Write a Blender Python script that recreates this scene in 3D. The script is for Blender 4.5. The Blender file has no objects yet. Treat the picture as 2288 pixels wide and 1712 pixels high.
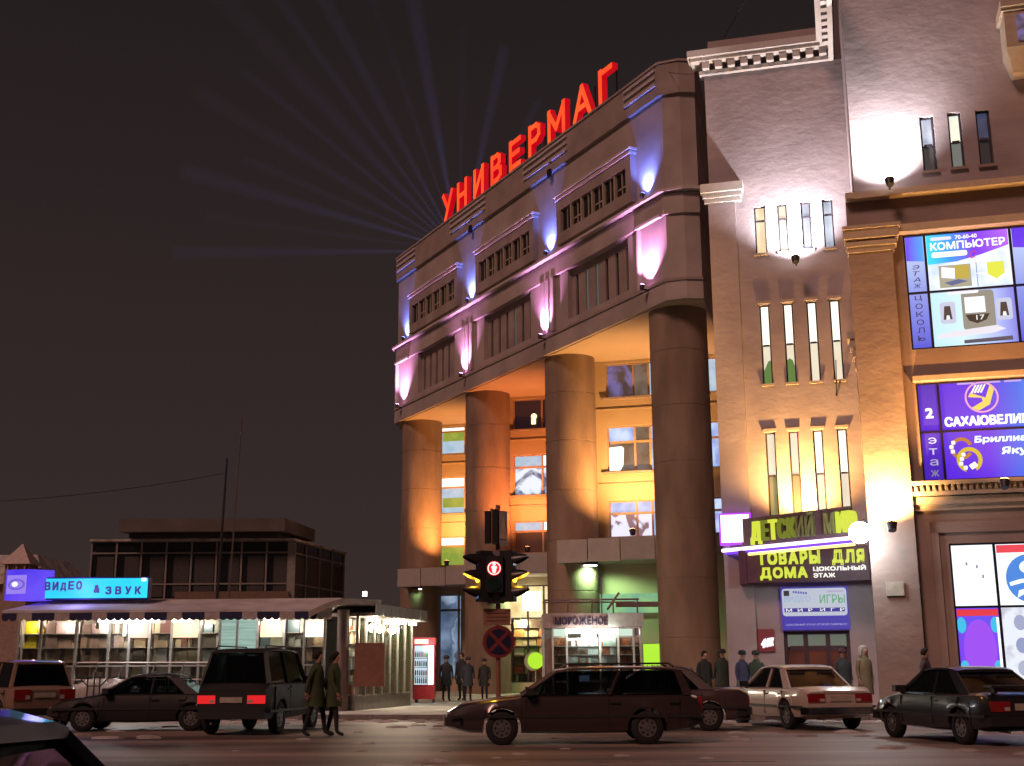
import bpy, bmesh, math, random
from mathutils import Matrix, Vector
random.seed(7)
SC = bpy.context.scene
COL = SC.collection
R_ = math.radians

# ------------------------------------------------------------------ camera, sky, sun, exposure
cam = bpy.data.cameras.new('camera'); camo = bpy.data.objects.new('camera', cam); COL.objects.link(camo)
cam.sensor_fit = 'HORIZONTAL'; cam.sensor_width = 36.0; cam.lens = 36.0 * 2743.0 / 2288.0
cam.clip_start = 0.1; cam.clip_end = 3000
camo.matrix_world = Matrix.Translation((0, 0, 1.4)) @ Matrix.Rotation(R_(90 + 13.13), 4, 'X') @ Matrix.Rotation(R_(-0.335), 4, 'Z')
SC.camera = camo

w = bpy.data.worlds.new('World'); SC.world = w; w.use_nodes = True
nt = w.node_tree; nt.nodes.clear()
out = nt.nodes.new('ShaderNodeOutputWorld'); add = nt.nodes.new('ShaderNodeAddShader')
bg1 = nt.nodes.new('ShaderNodeBackground'); bg2 = nt.nodes.new('ShaderNodeBackground')
sky = nt.nodes.new('ShaderNodeTexSky'); sky.sky_type = 'NISHITA'; sky.sun_disc = False
sky.sun_elevation = R_(35); sky.sun_rotation = R_(215)
bg1.inputs[1].default_value = 0.0006            # night: the sky dome itself is almost black
tc = nt.nodes.new('ShaderNodeTexCoord'); sep = nt.nodes.new('ShaderNodeSeparateXYZ'); ramp = nt.nodes.new('ShaderNodeValToRGB')
ramp.color_ramp.elements[0].position = 0.0; ramp.color_ramp.elements[0].color = (0.038, 0.0235, 0.021, 1)   # town glow in the low haze
ramp.color_ramp.elements[1].position = 0.62; ramp.color_ramp.elements[1].color = (0.0125, 0.009, 0.009, 1)
bg2.inputs[1].default_value = 1.0
nt.links.new(tc.outputs['Generated'], sep.inputs[0]); nt.links.new(sep.outputs[2], ramp.inputs[0])
nt.links.new(sky.outputs[0], bg1.inputs[0]); nt.links.new(ramp.outputs[0], bg2.inputs[0])
nt.links.new(bg1.outputs[0], add.inputs[0]); nt.links.new(bg2.outputs[0], add.inputs[1]); nt.links.new(add.outputs[0], out.inputs[0])

sun = bpy.data.lights.new('sun', 'SUN'); sun.energy = 1.3; sun.angle = R_(14); sun.color = (1.0, 0.53, 0.43)   # glow of the lit street
suno = bpy.data.objects.new('sun', sun); COL.objects.link(suno)
suno.rotation_euler = Vector((0.40, 0.62, -0.68)).to_track_quat('-Z', 'Y').to_euler()

SC.view_settings.view_transform = 'Standard'; SC.view_settings.look = 'None'
SC.view_settings.exposure = 0.0; SC.view_settings.gamma = 1.0; SC.view_settings.use_curve_mapping = False
SC.cycles.use_denoising = True; SC.cycles.max_bounces = 6; SC.cycles.diffuse_bounces = 3; SC.cycles.glossy_bounces = 3
SC.cycles.transparent_max_bounces = 10; SC.cycles.caustics_reflective = False; SC.cycles.caustics_refractive = False
SC.cycles.sample_clamp_indirect = 3.0

# ------------------------------------------------------------------ frames
def frame(ox, oy, deg): return Matrix.Translation((ox, oy, 0)) @ Matrix.Rotation(R_(deg), 4, 'Z')
W0 = Matrix.Identity(4)
FI = frame(0, 0, -15)                    # right-building axes through the camera foot: x right, y away
FR = frame(8.486, 39.0, -15)             # right building: y = 0 is the set-back wing, y = -4 the front wing
FL = frame(6.517, 50.0, -62)             # long upper front of the corner building, y inward

# ------------------------------------------------------------------ materials
def lin(c):
    if isinstance(c, str): c = tuple(int(c[i:i + 2], 16) / 255 for i in (0, 2, 4))
    return tuple((x / 12.92 if x <= 0.04045 else ((x + 0.055) / 1.055) ** 2.4) for x in c)
MATS = {}
def pbr(name, col, rough=0.7, metal=0.0, var=0.25, scale=6.0, bump=0.0, bscale=20.0, bdist=0.022, col2=None, spec=0.5, stretch=None, coat=0.0, detail=5.0):
    if name in MATS: return MATS[name]
    m = bpy.data.materials.new(name); m.use_nodes = True; n = m.node_tree; b = n.nodes['Principled BSDF']
    b.inputs['Roughness'].default_value = rough; b.inputs['Metallic'].default_value = metal
    b.inputs['Specular IOR Level'].default_value = spec
    if coat: b.inputs['Coat Weight'].default_value = coat; b.inputs['Coat Roughness'].default_value = 0.06
    tcn = n.nodes.new('ShaderNodeTexCoord'); mp = n.nodes.new('ShaderNodeMapping')
    if stretch: mp.inputs['Scale'].default_value = stretch
    n.links.new(tcn.outputs['Object'], mp.inputs[0])
    nz = n.nodes.new('ShaderNodeTexNoise'); nz.inputs['Scale'].default_value = scale; nz.inputs['Detail'].default_value = detail
    n.links.new(mp.outputs[0], nz.inputs['Vector'])
    rp = n.nodes.new('ShaderNodeValToRGB'); c2 = col2 or tuple(x * (1 - var) for x in col)
    rp.color_ramp.elements[0].position = 0.32; rp.color_ramp.elements[1].position = 0.68
    rp.color_ramp.elements[0].color = (*c2, 1); rp.color_ramp.elements[1].color = (*col, 1)
    n.links.new(nz.outputs['Fac'], rp.inputs[0]); n.links.new(rp.outputs[0], b.inputs['Base Color'])
    if bump:
        nb = n.nodes.new('ShaderNodeTexNoise'); nb.inputs['Scale'].default_value = bscale; nb.inputs['Detail'].default_value = 6
        bp = n.nodes.new('ShaderNodeBump'); bp.inputs['Strength'].default_value = min(1, bump); bp.inputs['Distance'].default_value = bdist
        n.links.new(mp.outputs[0], nb.inputs['Vector']); n.links.new(nb.outputs['Fac'], bp.inputs['Height']); n.links.new(bp.outputs[0], b.inputs['Normal'])
    MATS[name] = m; return m
def emis(name, col, s=1.0, col2=None, scale=2.0, lo=0.35, hi=0.65, stretch=None, kind='noise', gloss=False, dist=0.0):
    if name in MATS: return MATS[name]
    m = bpy.data.materials.new(name); m.use_nodes = True; n = m.node_tree; b = n.nodes['Principled BSDF']
    b.inputs['Base Color'].default_value = (0.03, 0.03, 0.03, 1); b.inputs['Roughness'].default_value = 0.12 if gloss else 0.5
    b.inputs['Emission Strength'].default_value = s
    if col2:
        tcn = n.nodes.new('ShaderNodeTexCoord'); mp = n.nodes.new('ShaderNodeMapping'); n.links.new(tcn.outputs['Object'], mp.inputs[0])
        if stretch: mp.inputs['Scale'].default_value = stretch
        if kind == 'voronoi': nz = n.nodes.new('ShaderNodeTexVoronoi'); o = nz.outputs['Distance']
        else:
            nz = n.nodes.new('ShaderNodeTexNoise'); o = nz.outputs['Fac']; nz.inputs['Detail'].default_value = 3; nz.inputs['Distortion'].default_value = dist
        nz.inputs['Scale'].default_value = scale; n.links.new(mp.outputs[0], nz.inputs['Vector'])
        rp = n.nodes.new('ShaderNodeValToRGB'); rp.color_ramp.elements[0].position = lo; rp.color_ramp.elements[1].position = hi
        rp.color_ramp.elements[0].color = (*col, 1); rp.color_ramp.elements[1].color = (*col2, 1)
        n.links.new(o, rp.inputs[0]); n.links.new(rp.outputs[0], b.inputs['Emission Color'])
    else: b.inputs['Emission Color'].default_value = (*col, 1)
    MATS[name] = m; return m
def goods(name, cols, s=0.5, scale=(3.0, 3.0, 3.0), dark=0.0):
    """lit shop interior: shelves of coloured goods seen through the pane"""
    if name in MATS: return MATS[name]
    m = bpy.data.materials.new(name); m.use_nodes = True; n = m.node_tree; b = n.nodes['Principled BSDF']
    b.inputs['Base Color'].default_value = (0.02, 0.02, 0.02, 1); b.inputs['Roughness'].default_value = 0.1
    tcn = n.nodes.new('ShaderNodeTexCoord'); mp = n.nodes.new('ShaderNodeMapping'); mp.inputs['Scale'].default_value = scale
    n.links.new(tcn.outputs['Object'], mp.inputs[0])
    v = n.nodes.new('ShaderNodeTexVoronoi'); v.inputs['Scale'].default_value = 1.0; v.inputs['Randomness'].default_value = 0.75
    nd = n.nodes.new('ShaderNodeTexNoise'); nd.inputs['Scale'].default_value = 2.5; n.links.new(mp.outputs[0], nd.inputs['Vector'])
    va = n.nodes.new('ShaderNodeMixRGB'); va.blend_type = 'ADD'; va.inputs[0].default_value = 0.55; n.links.new(mp.outputs[0], va.inputs[1]); n.links.new(nd.outputs['Color'], va.inputs[2])
    v.feature = 'SMOOTH_F1'; v.inputs['Smoothness'].default_value = 0.55; n.links.new(va.outputs[0], v.inputs['Vector'])
    sx = n.nodes.new('ShaderNodeSeparateColor'); n.links.new(v.outputs['Color'], sx.inputs[0])
    rp = n.nodes.new('ShaderNodeValToRGB'); rp.color_ramp.interpolation = 'EASE'
    els = rp.color_ramp.elements
    while len(els) < len(cols): els.new(0.5)
    for i, c in enumerate(cols): els[i].position = i / len(cols); els[i].color = (*c, 1)
    n.links.new(sx.outputs[0], rp.inputs[0])
    nz = n.nodes.new('ShaderNodeTexNoise'); nz.inputs['Scale'].default_value = 0.7; n.links.new(tcn.outputs['Object'], nz.inputs['Vector'])
    mr = n.nodes.new('ShaderNodeMapRange'); mr.inputs[1].default_value = 0.3; mr.inputs[2].default_value = 0.7; mr.inputs[3].default_value = s * (0.25 - dark * 0.2); mr.inputs[4].default_value = s
    n.links.new(nz.outputs['Fac'], mr.inputs[0]); n.links.new(mr.outputs[0], b.inputs['Emission Strength']); n.links.new(rp.outputs[0], b.inputs['Emission Color'])
    MATS[name] = m; return m
def wares(name, cols):
    if name in MATS: return MATS[name]
    m = bpy.data.materials.new(name); m.use_nodes = True; n = m.node_tree; b = n.nodes['Principled BSDF']; b.inputs['Roughness'].default_value = .5
    g = n.nodes.new('ShaderNodeNewGeometry'); rp = n.nodes.new('ShaderNodeValToRGB'); rp.color_ramp.interpolation = 'CONSTANT'; e = rp.color_ramp.elements
    while len(e) < len(cols): e.new(.5)
    for i, c in enumerate(cols): e[i].position = i / len(cols); e[i].color = (*lin(c), 1)
    n.links.new(g.outputs['Random Per Island'], rp.inputs[0]); n.links.new(rp.outputs[0], b.inputs['Base Color']); MATS[name] = m; return m
def glass(name='glass', tint=(0.55, 0.6, 0.6), refl=0.14):
    if name in MATS: return MATS[name]
    m = bpy.data.materials.new(name); m.use_nodes = True; n = m.node_tree; n.nodes.clear()
    o = n.nodes.new('ShaderNodeOutputMaterial'); mx = n.nodes.new('ShaderNodeMixShader'); t = n.nodes.new('ShaderNodeBsdfTransparent'); g = n.nodes.new('ShaderNodeBsdfGlossy')
    t.inputs[0].default_value = (*tint, 1); g.inputs['Roughness'].default_value = 0.04; g.inputs['Color'].default_value = (0.9, 0.9, 0.9, 1)
    fz = n.nodes.new('ShaderNodeFresnel'); fz.inputs[0].default_value = 1.5
    nz = n.nodes.new('ShaderNodeTexNoise'); nz.inputs['Scale'].default_value = 1.4
    mr = n.nodes.new('ShaderNodeMapRange'); mr.inputs[3].default_value = refl * 0.8; mr.inputs[4].default_value = refl * 1.2
    ml = n.nodes.new('ShaderNodeMath'); ml.operation = 'MULTIPLY'
    n.links.new(nz.outputs['Fac'], mr.inputs[0]); n.links.new(mr.outputs[0], ml.inputs[0]); n.links.new(fz.outputs[0], ml.inputs[1]); n.links.new(ml.outputs[0], mx.inputs[0])
    n.links.new(t.outputs[0], mx.inputs[1]); n.links.new(g.outputs[0], mx.inputs[2]); n.links.new(mx.outputs[0], o.inputs[0])
    MATS[name] = m; return m

# ------------------------------------------------------------------ mesh builder and object helpers
class MB:
    def __init__(s, fr=W0): s.v = []; s.f = []; s.fr = fr
    def add(s, vs, fs):
        k = len(s.v); s.v += [tuple(p) for p in vs]; s.f += [tuple(i + k for i in f) for f in fs]; return s
    def box(s, x0, x1, y0, y1, z0, z1):
        x0, x1 = sorted((x0, x1)); y0, y1 = sorted((y0, y1)); z0, z1 = sorted((z0, z1))
        return s.add([(x0, y0, z0), (x1, y0, z0), (x1, y1, z0), (x0, y1, z0), (x0, y0, z1), (x1, y0, z1), (x1, y1, z1), (x0, y1, z1)],
                     [(0, 3, 2, 1), (4, 5, 6, 7), (0, 1, 5, 4), (1, 2, 6, 5), (2, 3, 7, 6), (3, 0, 4, 7)])
    def prism(s, poly, z0, z1):
        n = len(poly)
        return s.add([(x, y, z0) for x, y in poly] + [(x, y, z1) for x, y in poly],
                     [tuple(range(n))[::-1], tuple(range(n, 2 * n))] + [(i, (i + 1) % n, n + (i + 1) % n, n + i) for i in range(n)])
    def plate(s, poly, y0, y1):              # outline in x-z, thickness along y
        n = len(poly)
        return s.add([(x, y0, z) for x, z in poly] + [(x, y1, z) for x, z in poly],
                     [tuple(range(n)), tuple(range(n, 2 * n))[::-1]] + [((i + 1) % n, i, n + i, n + (i + 1) % n) for i in range(n)])
    def cyl(s, a, b, r0, r1=None, n=12):
        a, b = Vector(a), Vector(b); r1 = r0 if r1 is None else r1; d = (b - a).normalized()
        t = Vector((0, 0, 1)) if abs(d.z) < 0.9 else Vector((1, 0, 0)); p = d.cross(t).normalized(); q = d.cross(p)
        vs = []
        for c, r in ((a, r0), (b, r1)):
            for i in range(n): an = 2 * math.pi * i / n; vs.append(c + p * (r * math.cos(an)) + q * (r * math.sin(an)))
        return s.add(vs, [tuple(range(n)), tuple(range(n, 2 * n))[::-1]] + [((i + 1) % n, i, n + i, n + (i + 1) % n) for i in range(n)])
    def tube(s, pts, r, n=6):
        for a, b in zip(pts[:-1], pts[1:]): s.cyl(a, b, r, r, n)
        return s
    def loft(s, rings, caps=True):
        n = len(rings[0]); k = len(s.v)
        for r in rings: s.v += [tuple(p) for p in r]
        for j in range(len(rings) - 1):
            for i in range(n): s.f.append((k + j * n + i, k + j * n + (i + 1) % n, k + (j + 1) * n + (i + 1) % n, k + (j + 1) * n + i))
        if caps: s.f.append(tuple(k + i for i in range(n))[::-1]); s.f.append(tuple(k + (len(rings) - 1) * n + i for i in range(n)))
        return s
    def wall(s, x0, x1, z0, z1, y, holes, depth=0.35):
        """front wall in the plane y with rectangular openings (x0,x1,z0,z1) and their reveals"""
        xs = sorted({x0, x1, *[h[0] for h in holes], *[h[1] for h in holes]}); zs = sorted({z0, z1, *[h[2] for h in holes], *[h[3] for h in holes]})
        for a, b in zip(xs[:-1], xs[1:]):
            for c, d in zip(zs[:-1], zs[1:]):
                mx, mz = (a + b) / 2, (c + d) / 2
                if any(h[0] < mx < h[1] and h[2] < mz < h[3] for h in holes): continue
                s.add([(a, y, c), (b, y, c), (b, y, d), (a, y, d)], [(0, 1, 2, 3)])
        for h in holes:
            a, b, c, d = h[:4]; e = y + depth
            s.add([(a, y, c), (b, y, c), (b, y, d), (a, y, d), (a, e, c), (b, e, c), (b, e, d), (a, e, d)],
                  [(0, 4, 5, 1), (1, 5, 6, 2), (2, 6, 7, 3), (3, 7, 4, 0)])
        return s
def inv(o):
    m = Matrix.LocRotScale(o.location, o.rotation_euler, None)
    return m.inverted() if o.parent is None else m.inverted() @ inv(o.parent)
def build(name, mb, mat, parent=None, smooth=False, label=None, weld=False, at=None):
    """one mesh object; vertices are written in the parent thing's own axes"""
    M = (inv(parent) if parent else (Matrix.Translation(at).inverted() if at else W0)) @ mb.fr
    me = bpy.data.meshes.new(name); me.from_pydata([tuple(M @ Vector(p)) for p in mb.v], [], mb.f); me.update()
    bm = bmesh.new(); bm.from_mesh(me)
    if weld: bmesh.ops.remove_doubles(bm, verts=bm.verts, dist=1e-4)
    bmesh.ops.recalc_face_normals(bm, faces=bm.faces); bm.to_mesh(me); bm.free()
    for x in (mat if isinstance(mat, (list, tuple)) else [mat]): me.materials.append(x)
    if smooth:
        me.polygons.foreach_set('use_smooth', [True] * len(me.polygons))
    o = bpy.data.objects.new(name, me); COL.objects.link(o)
    if smooth == 'auto':
        try: me.set_sharp_from_angle(angle=R_(40))
        except Exception: pass
    if parent: o.parent = parent
    elif at: o.location = at
    if label: o['label'] = label
    return o
def thing(name, label, cat, M, group=None):
    o = bpy.data.objects.new(name, None); COL.objects.link(o); o.empty_display_size = 0.3
    o.location = M.to_translation(); o.rotation_euler = M.to_euler()
    o['label'] = label; o['category'] = cat
    if group: o['group'] = group
    return o
def tag(o, label, cat, group=None):
    o['label'] = label; o['category'] = cat
    if group: o['group'] = group
    return o
def struct(o): o['kind'] = 'structure'; return o
def at(fr, x, y, z=0.0): return fr @ Matrix.Translation((x, y, z))
def light(name, kind, fr, pos, col, power, parent, aim=None, size=0.1, cone=60, blend=0.4):
    l = bpy.data.lights.new(name, kind); l.energy = power; l.color = col
    if kind in ('SPOT', 'POINT'): l.shadow_soft_size = size
    if kind == 'SPOT': l.spot_size = R_(cone); l.spot_blend = blend
    o = bpy.data.objects.new(name, l); COL.objects.link(o); o.parent = parent
    M = inv(parent); p = M @ (fr @ Vector(pos)); o.location = p
    if aim is not None:
        d = (M @ (fr @ Vector(aim))) - p; o.rotation_euler = d.to_track_quat('-Z', 'Y').to_euler()
    return o
# lettering -------------------------------------------------------------------
_tc = {}
def glyph(ch, ext=0.0, off=0.0, shear=0.0):
    k = (ch, ext, off, shear)
    if k not in _tc and ('Э' in ch or 'э' in ch):      # drawn as a mirrored С with a middle bar
        V_, F_, x = [], [], 0.0
        for c1 in ch:
            if c1 == ' ': x += .35; continue
            v, f = glyph({'Э': 'С', 'э': 'с'}.get(c1, c1), ext, off, 0.0); xs = [p[0] for p in v]; ys = [p[1] for p in v]; a, b, lo, hi = min(xs), max(xs), min(ys), max(ys); n0 = len(V_)
            V_ += [(x + ((b - p[0]) if c1 in 'Ээ' else (p[0] - a)), p[1], p[2]) for p in v]; F_ += [tuple(i + n0 for i in (q[::-1] if c1 in 'Ээ' else q)) for q in f]
            if c1 in 'Ээ':
                m = MB(); h = (hi - lo); m.box(x + (b - a) * .25, x + (b - a) * .9, lo + h * .44, lo + h * .56, -ext - .001, ext + .001); n0 = len(V_); V_ += m.v; F_ += [tuple(i + n0 for i in q) for q in m.f]
            x += b - a + .09
        _tc[k] = ([(p[0] + shear * p[1], p[1], p[2]) for p in V_], F_)
    if k not in _tc:
        c = bpy.data.curves.new('lettering', 'FONT'); c.body = ch; c.extrude = ext; c.offset = off; c.shear = shear; c.resolution_u = 3
        o = bpy.data.objects.new('lettering', c); COL.objects.link(o)
        m = bpy.data.meshes.new_from_object(o.evaluated_get(bpy.context.evaluated_depsgraph_get()))
        _tc[k] = ([tuple(v.co) for v in m.vertices], [tuple(p.vertices) for p in m.polygons])
        bpy.data.objects.remove(o); bpy.data.curves.remove(c); bpy.data.meshes.remove(m)
    return _tc[k]
def put_text(mb, ch, x0, x1, z0, z1, y, ext=0.0, off=0.0, rise=0.0, shear=0.0, keep=False):
    """lettering fitted to the box x0..x1, z0..z1, standing in the plane y and facing -y"""
    v, f = glyph(ch, 0.5 if ext else 0.0, 0.0, shear)
    if not v: return mb
    if off:                                   # bolder strokes: shifted copies, each a hair in front of the last
        d = off * .55 * (z1 - z0)
        for k, (dx, dz) in enumerate(((-d, -d), (d, -d), (d, d), (-d, d))): put_text(mb, ch, x0 + d + dx, x1 - d + dx, z0 + d + dz, z1 - d + dz, y - .0007 * k, ext, 0.0, rise, shear)
        return mb
    xs = [p[0] for p in v]; ys = [p[1] for p in v]; a, b, c, d = min(xs), max(xs), min(ys), max(ys)
    sx = (x1 - x0) / max(1e-6, b - a); sz = (z1 - z0) / max(1e-6, d - c)
    return mb.add([(x0 + (p[0] - a) * sx, y - p[2] * 2 * ext, z0 + (p[1] - c) * sz + rise * (p[0] - a) * sx) for p in v], f)

# ------------------------------------------------------------------ common materials
def E_(c, s=1.0): return emis('ink_%s_%d' % (c, int(s * 100)), lin(c), s)
stucco = pbr('stucco_grey', (0.42, 0.355, 0.355), 0.92, var=0.24, scale=0.7, bump=0.55, bscale=3.0, bdist=0.035, stretch=(1, 1, 1.5), detail=7)
stuccoB = pbr('stucco_warm', (0.37, 0.285, 0.245), 0.92, var=0.22, scale=0.7, bump=0.6, bscale=3.0, bdist=0.03, stretch=(1, 1, 1.4), detail=7)
trimw = pbr('trim_pale', (0.56, 0.52, 0.48), 0.8, var=0.1, bump=0.1, bscale=12)
trimo = pbr('trim_sand', (0.50, 0.42, 0.33), 0.8, var=0.15, bump=0.2, bscale=14)
concrete = pbr('concrete_facade', (0.47, 0.405, 0.37), 0.9, var=0.32, scale=0.5, bump=0.25, bscale=9)
concrete2 = pbr('concrete_panel', (0.39, 0.325, 0.295), 0.9, var=0.3, scale=0.8, bump=0.25, bscale=9)
render_o = pbr('render_ochre', (0.50, 0.40, 0.28), 0.9, var=0.1, scale=0.7, bump=0.2, bscale=10)
colmat = pbr('column_render', (0.33, 0.24, 0.175), 0.92, var=0.42, scale=0.9, bump=0.7, bscale=14, stretch=(1, 1, .35), detail=8)
dark = pbr('dark_metal', (0.02, 0.02, 0.022), 0.5, var=0.2)
black = pbr('black_rubber', (0.012, 0.012, 0.013), 0.8)
darkglass = pbr('dark_window_glass', (0.012, 0.014, 0.016), 0.08, var=0.3, scale=1.5)
framem = pbr('window_frame_dark', (0.03, 0.022, 0.03), 0.5)
framew = pbr('window_frame_wood', (0.5, 0.36, 0.24), 0.7)
metal = pbr('galvanised', (0.35, 0.34, 0.33), 0.45, metal=0.7)
snow = pbr('dirty_snow', (0.55, 0.53, 0.52), 0.9, col2=(0.22, 0.19, 0.17), scale=1.3, bump=0.8, bscale=4)

# ------------------------------------------------------------------ ground
asph = pbr('wet_asphalt', (0.32, 0.25, 0.21), 0.58, col2=(0.075, 0.06, 0.052), scale=0.42, bump=0.8, bscale=3.0, stretch=(0.22, 1.7, 1), detail=9)
mb = MB(); xs = [-400, -120, -40, 0, 40, 120, 400]; ys = [-200, -40, 0, 40, 120, 400, 900]
mb.add([(-500, -250, 0), (500, -250, 0), (500, 1200, 0), (-500, 1200, 0)], [(0, 1, 2, 3)])
struct(build('road', mb, asph))
pave = pbr('snowy_paving', (0.56, 0.53, 0.50), 0.85, col2=(0.26, 0.235, 0.215), scale=0.55, bump=0.4, bscale=3.0)
kerb_line = [(-90, 40.5), (-30, 38.0), (-6, 36.6), (7.5, 34.3), (45, 24.3), (90, 12)]
mb = MB(); mb.prism(kerb_line + [(140, 30), (140, 240), (-140, 240), (-140, 60)], -0.2, 0.15)
struct(build('pavement', mb, pave))
kst = pbr('kerb_stone', (0.26, 0.24, 0.22), 0.85, var=.4, scale=3, bump=.4, bscale=12); kb = None
mb = MB()
for (x0, y0), (x1, y1) in zip(kerb_line[:-1], kerb_line[1:]):
    L = math.hypot(x1 - x0, y1 - y0); nx, ny = -(y1 - y0) / L, (x1 - x0) / L
    mb.prism([(x0 - nx * .005, y0 - ny * .005), (x1 - nx * .005, y1 - ny * .005), (x1 + nx * .14, y1 + ny * .14), (x0 + nx * .14, y0 + ny * .14)], -0.15, 0.155)
kb = struct(build('kerb', mb, pbr('kerb_joint', (.08, .07, .065), .9)))
for (x0, y0), (x1, y1) in zip(kerb_line[:-1], kerb_line[1:]):
    L = math.hypot(x1 - x0, y1 - y0); d = Vector(((x1 - x0) / L, (y1 - y0) / L, 0)); nn = Vector((-d.y, d.x, 0)); t = 0.0
    while t < L - 1:
        p = Vector((x0, y0, 0)) + d * (t + .5)
        if -20 < p.x < 16:
            a = Vector((x0, y0, 0)) + d * (t + .012); b = Vector((x0, y0, 0)) + d * (t + .988); e = random.uniform(0, .012); mb = MB()
            mb.prism([(a - nn * (.02 + e))[:2], (b - nn * (.02 + e))[:2], (b + nn * .15)[:2], (a + nn * .15)[:2]], -.1, .165 + random.uniform(-.004, .012)); build('kerb_stone', mb, kst, kb)
        t += 1.0
# trodden slush scattered along the kerb and the road
mb = MB()
for k in range(420):
    t = random.random(); x = random.uniform(-19, 15); yk = lerp = None
    for (xa, ya), (xb, yb) in zip(kerb_line[:-1], kerb_line[1:]):
        if xa <= x <= xb: yk = ya + (yb - ya) * (x - xa) / (xb - xa)
    y = yk - abs(random.gauss(0.15, .9)) if k % 3 else random.uniform(14, yk - .5); r = random.uniform(.06, .32); q = random.uniform(.3, .9); n = 7; a0 = random.random() * 6
    mb.loft([[(x + r * kk * math.cos(a0 + 6.283 * i / n) * random.uniform(.8, 1.15), y + r * q * kk * math.sin(a0 + 6.283 * i / n) * random.uniform(.8, 1.15), zz * r) for i in range(n)] for kk, zz in ((1, -.02), (.8, .1), (.35, .17))])
o = build('slush', mb, snow); o['kind'] = 'stuff'; o['label'] = 'lumps of dirty slush scattered along the kerb and road'; o['category'] = 'slush'
paint = pbr('worn_paint', (0.32, 0.3, 0.28), 0.8, col2=(0.07, 0.06, 0.055), scale=4)
for i in range(6):
    mb = MB(); x = -26 + i * 9.0; mb.box(x, x + 3.0, 19.6, 19.75, 0.002, 0.006); struct(build('lane_marking', mb, paint))

# ------------------------------------------------------------------ corner department store (left building)
LB = thing('department_store', 'corner department store with round columns, fluted upper floors and lit recessed bays', 'building', FL)
U0, U1 = -29.4, 0.29
# upper block: front wall with openings, ends, roof and soffit
holes = []
bays = [(-8.5, -1.85), (-17.55, -10.9), (-26.9, -19.95)]
lows = [(-8.04, -2.7), (-17.1, -11.8), (-26.15, -20.9)]
for a, b in lows: holes.append((a, b, 17.85, 20.45))
mb = MB(FL); mb.wall(U0, U1, 16.53, 25.95, 0.0, holes, 0.28)
iFL = FL.inverted() @ FI
def rl(x, y): p = iFL @ Vector((x, y, 0)); return (p.x, p.y)     # R axes -> front axes
foot = [(U0, 0.0), (U1, 0.0), rl(-5.66, 49.72), rl(-5.03, 49.95), rl(-5.03, 90), rl(-30, 92)]
n = len(foot)
for i in range(1, n):
    (xa, ya), (xb, yb) = foot[i], foot[(i + 1) % n]
    mb.add([(xa, ya, 16.53), (xb, yb, 16.53), (xb, yb, 25.95), (xa, ya, 25.95)], [(0, 1, 2, 3)])
mb.add([(x, y, 25.95) for x, y in foot], [tuple(range(n))])
build('upper_wall', mb, concrete, LB)
mb = MB(FL); mb.prism([(x, y + (0.03 if i < 2 else 0)) for i, (x, y) in enumerate(foot)], 16.50, 16.60); build('soffit', mb, render_o, LB)
# parapet
def off(poly, d): # shift the two street edges outward
    p = [list(q) for q in poly]; p[0][1] -= d; p[1][1] -= d; p[0][0] -= d * .3; q = rl(-5.66, 49.72 - d); p[2] = list(q); q = rl(-5.03 + d * .3, 49.95 - d); p[3] = list(q)
    q = rl(-5.03 + d * .3, 90); p[4] = list(q); return p
mb = MB(FL); mb.prism(off(foot, 0.16), 25.93, 27.40); build('parapet', mb, concrete2, LB)
mb = MB(FL); mb.prism(off(foot, 0.22), 27.40, 27.50); build('coping', mb, concrete, LB)
for a, b in ((-2.4, 0.1), (-12.1, -7.6), (-21.2, -16.6), (-29.3, -26.4)):
    for z in (26.45, 26.80, 27.15):
        mb = MB(FL); mb.box(a, b, -0.24, -0.155, z, z + 0.12); build('parapet_rib', mb, trimw, LB)
for a in (-9.3, -18.4):
    mb = MB(FL); mb.box(a - .12, a + .12, -0.3, -0.15, 25.6, 26.05); build('drain_box', mb, dark, LB)
# string cornice and bottom fascia
mb = MB(FL); mb.prism(off(foot, 0.36), 21.36, 21.48); build('cornice', mb, trimw, LB)
mb = MB(FL); mb.prism(off(foot, 0.12), 20.38, 21.30); build('frieze', mb, concrete, LB)
mb = MB(FL); mb.prism(off(foot, 0.14), 16.535, 17.35); build('fascia', mb, concrete, LB)
mb = MB(FL); mb.prism(off(foot, 0.2), 17.35, 17.47); build('fascia_lip', mb, concrete2, LB)
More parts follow.
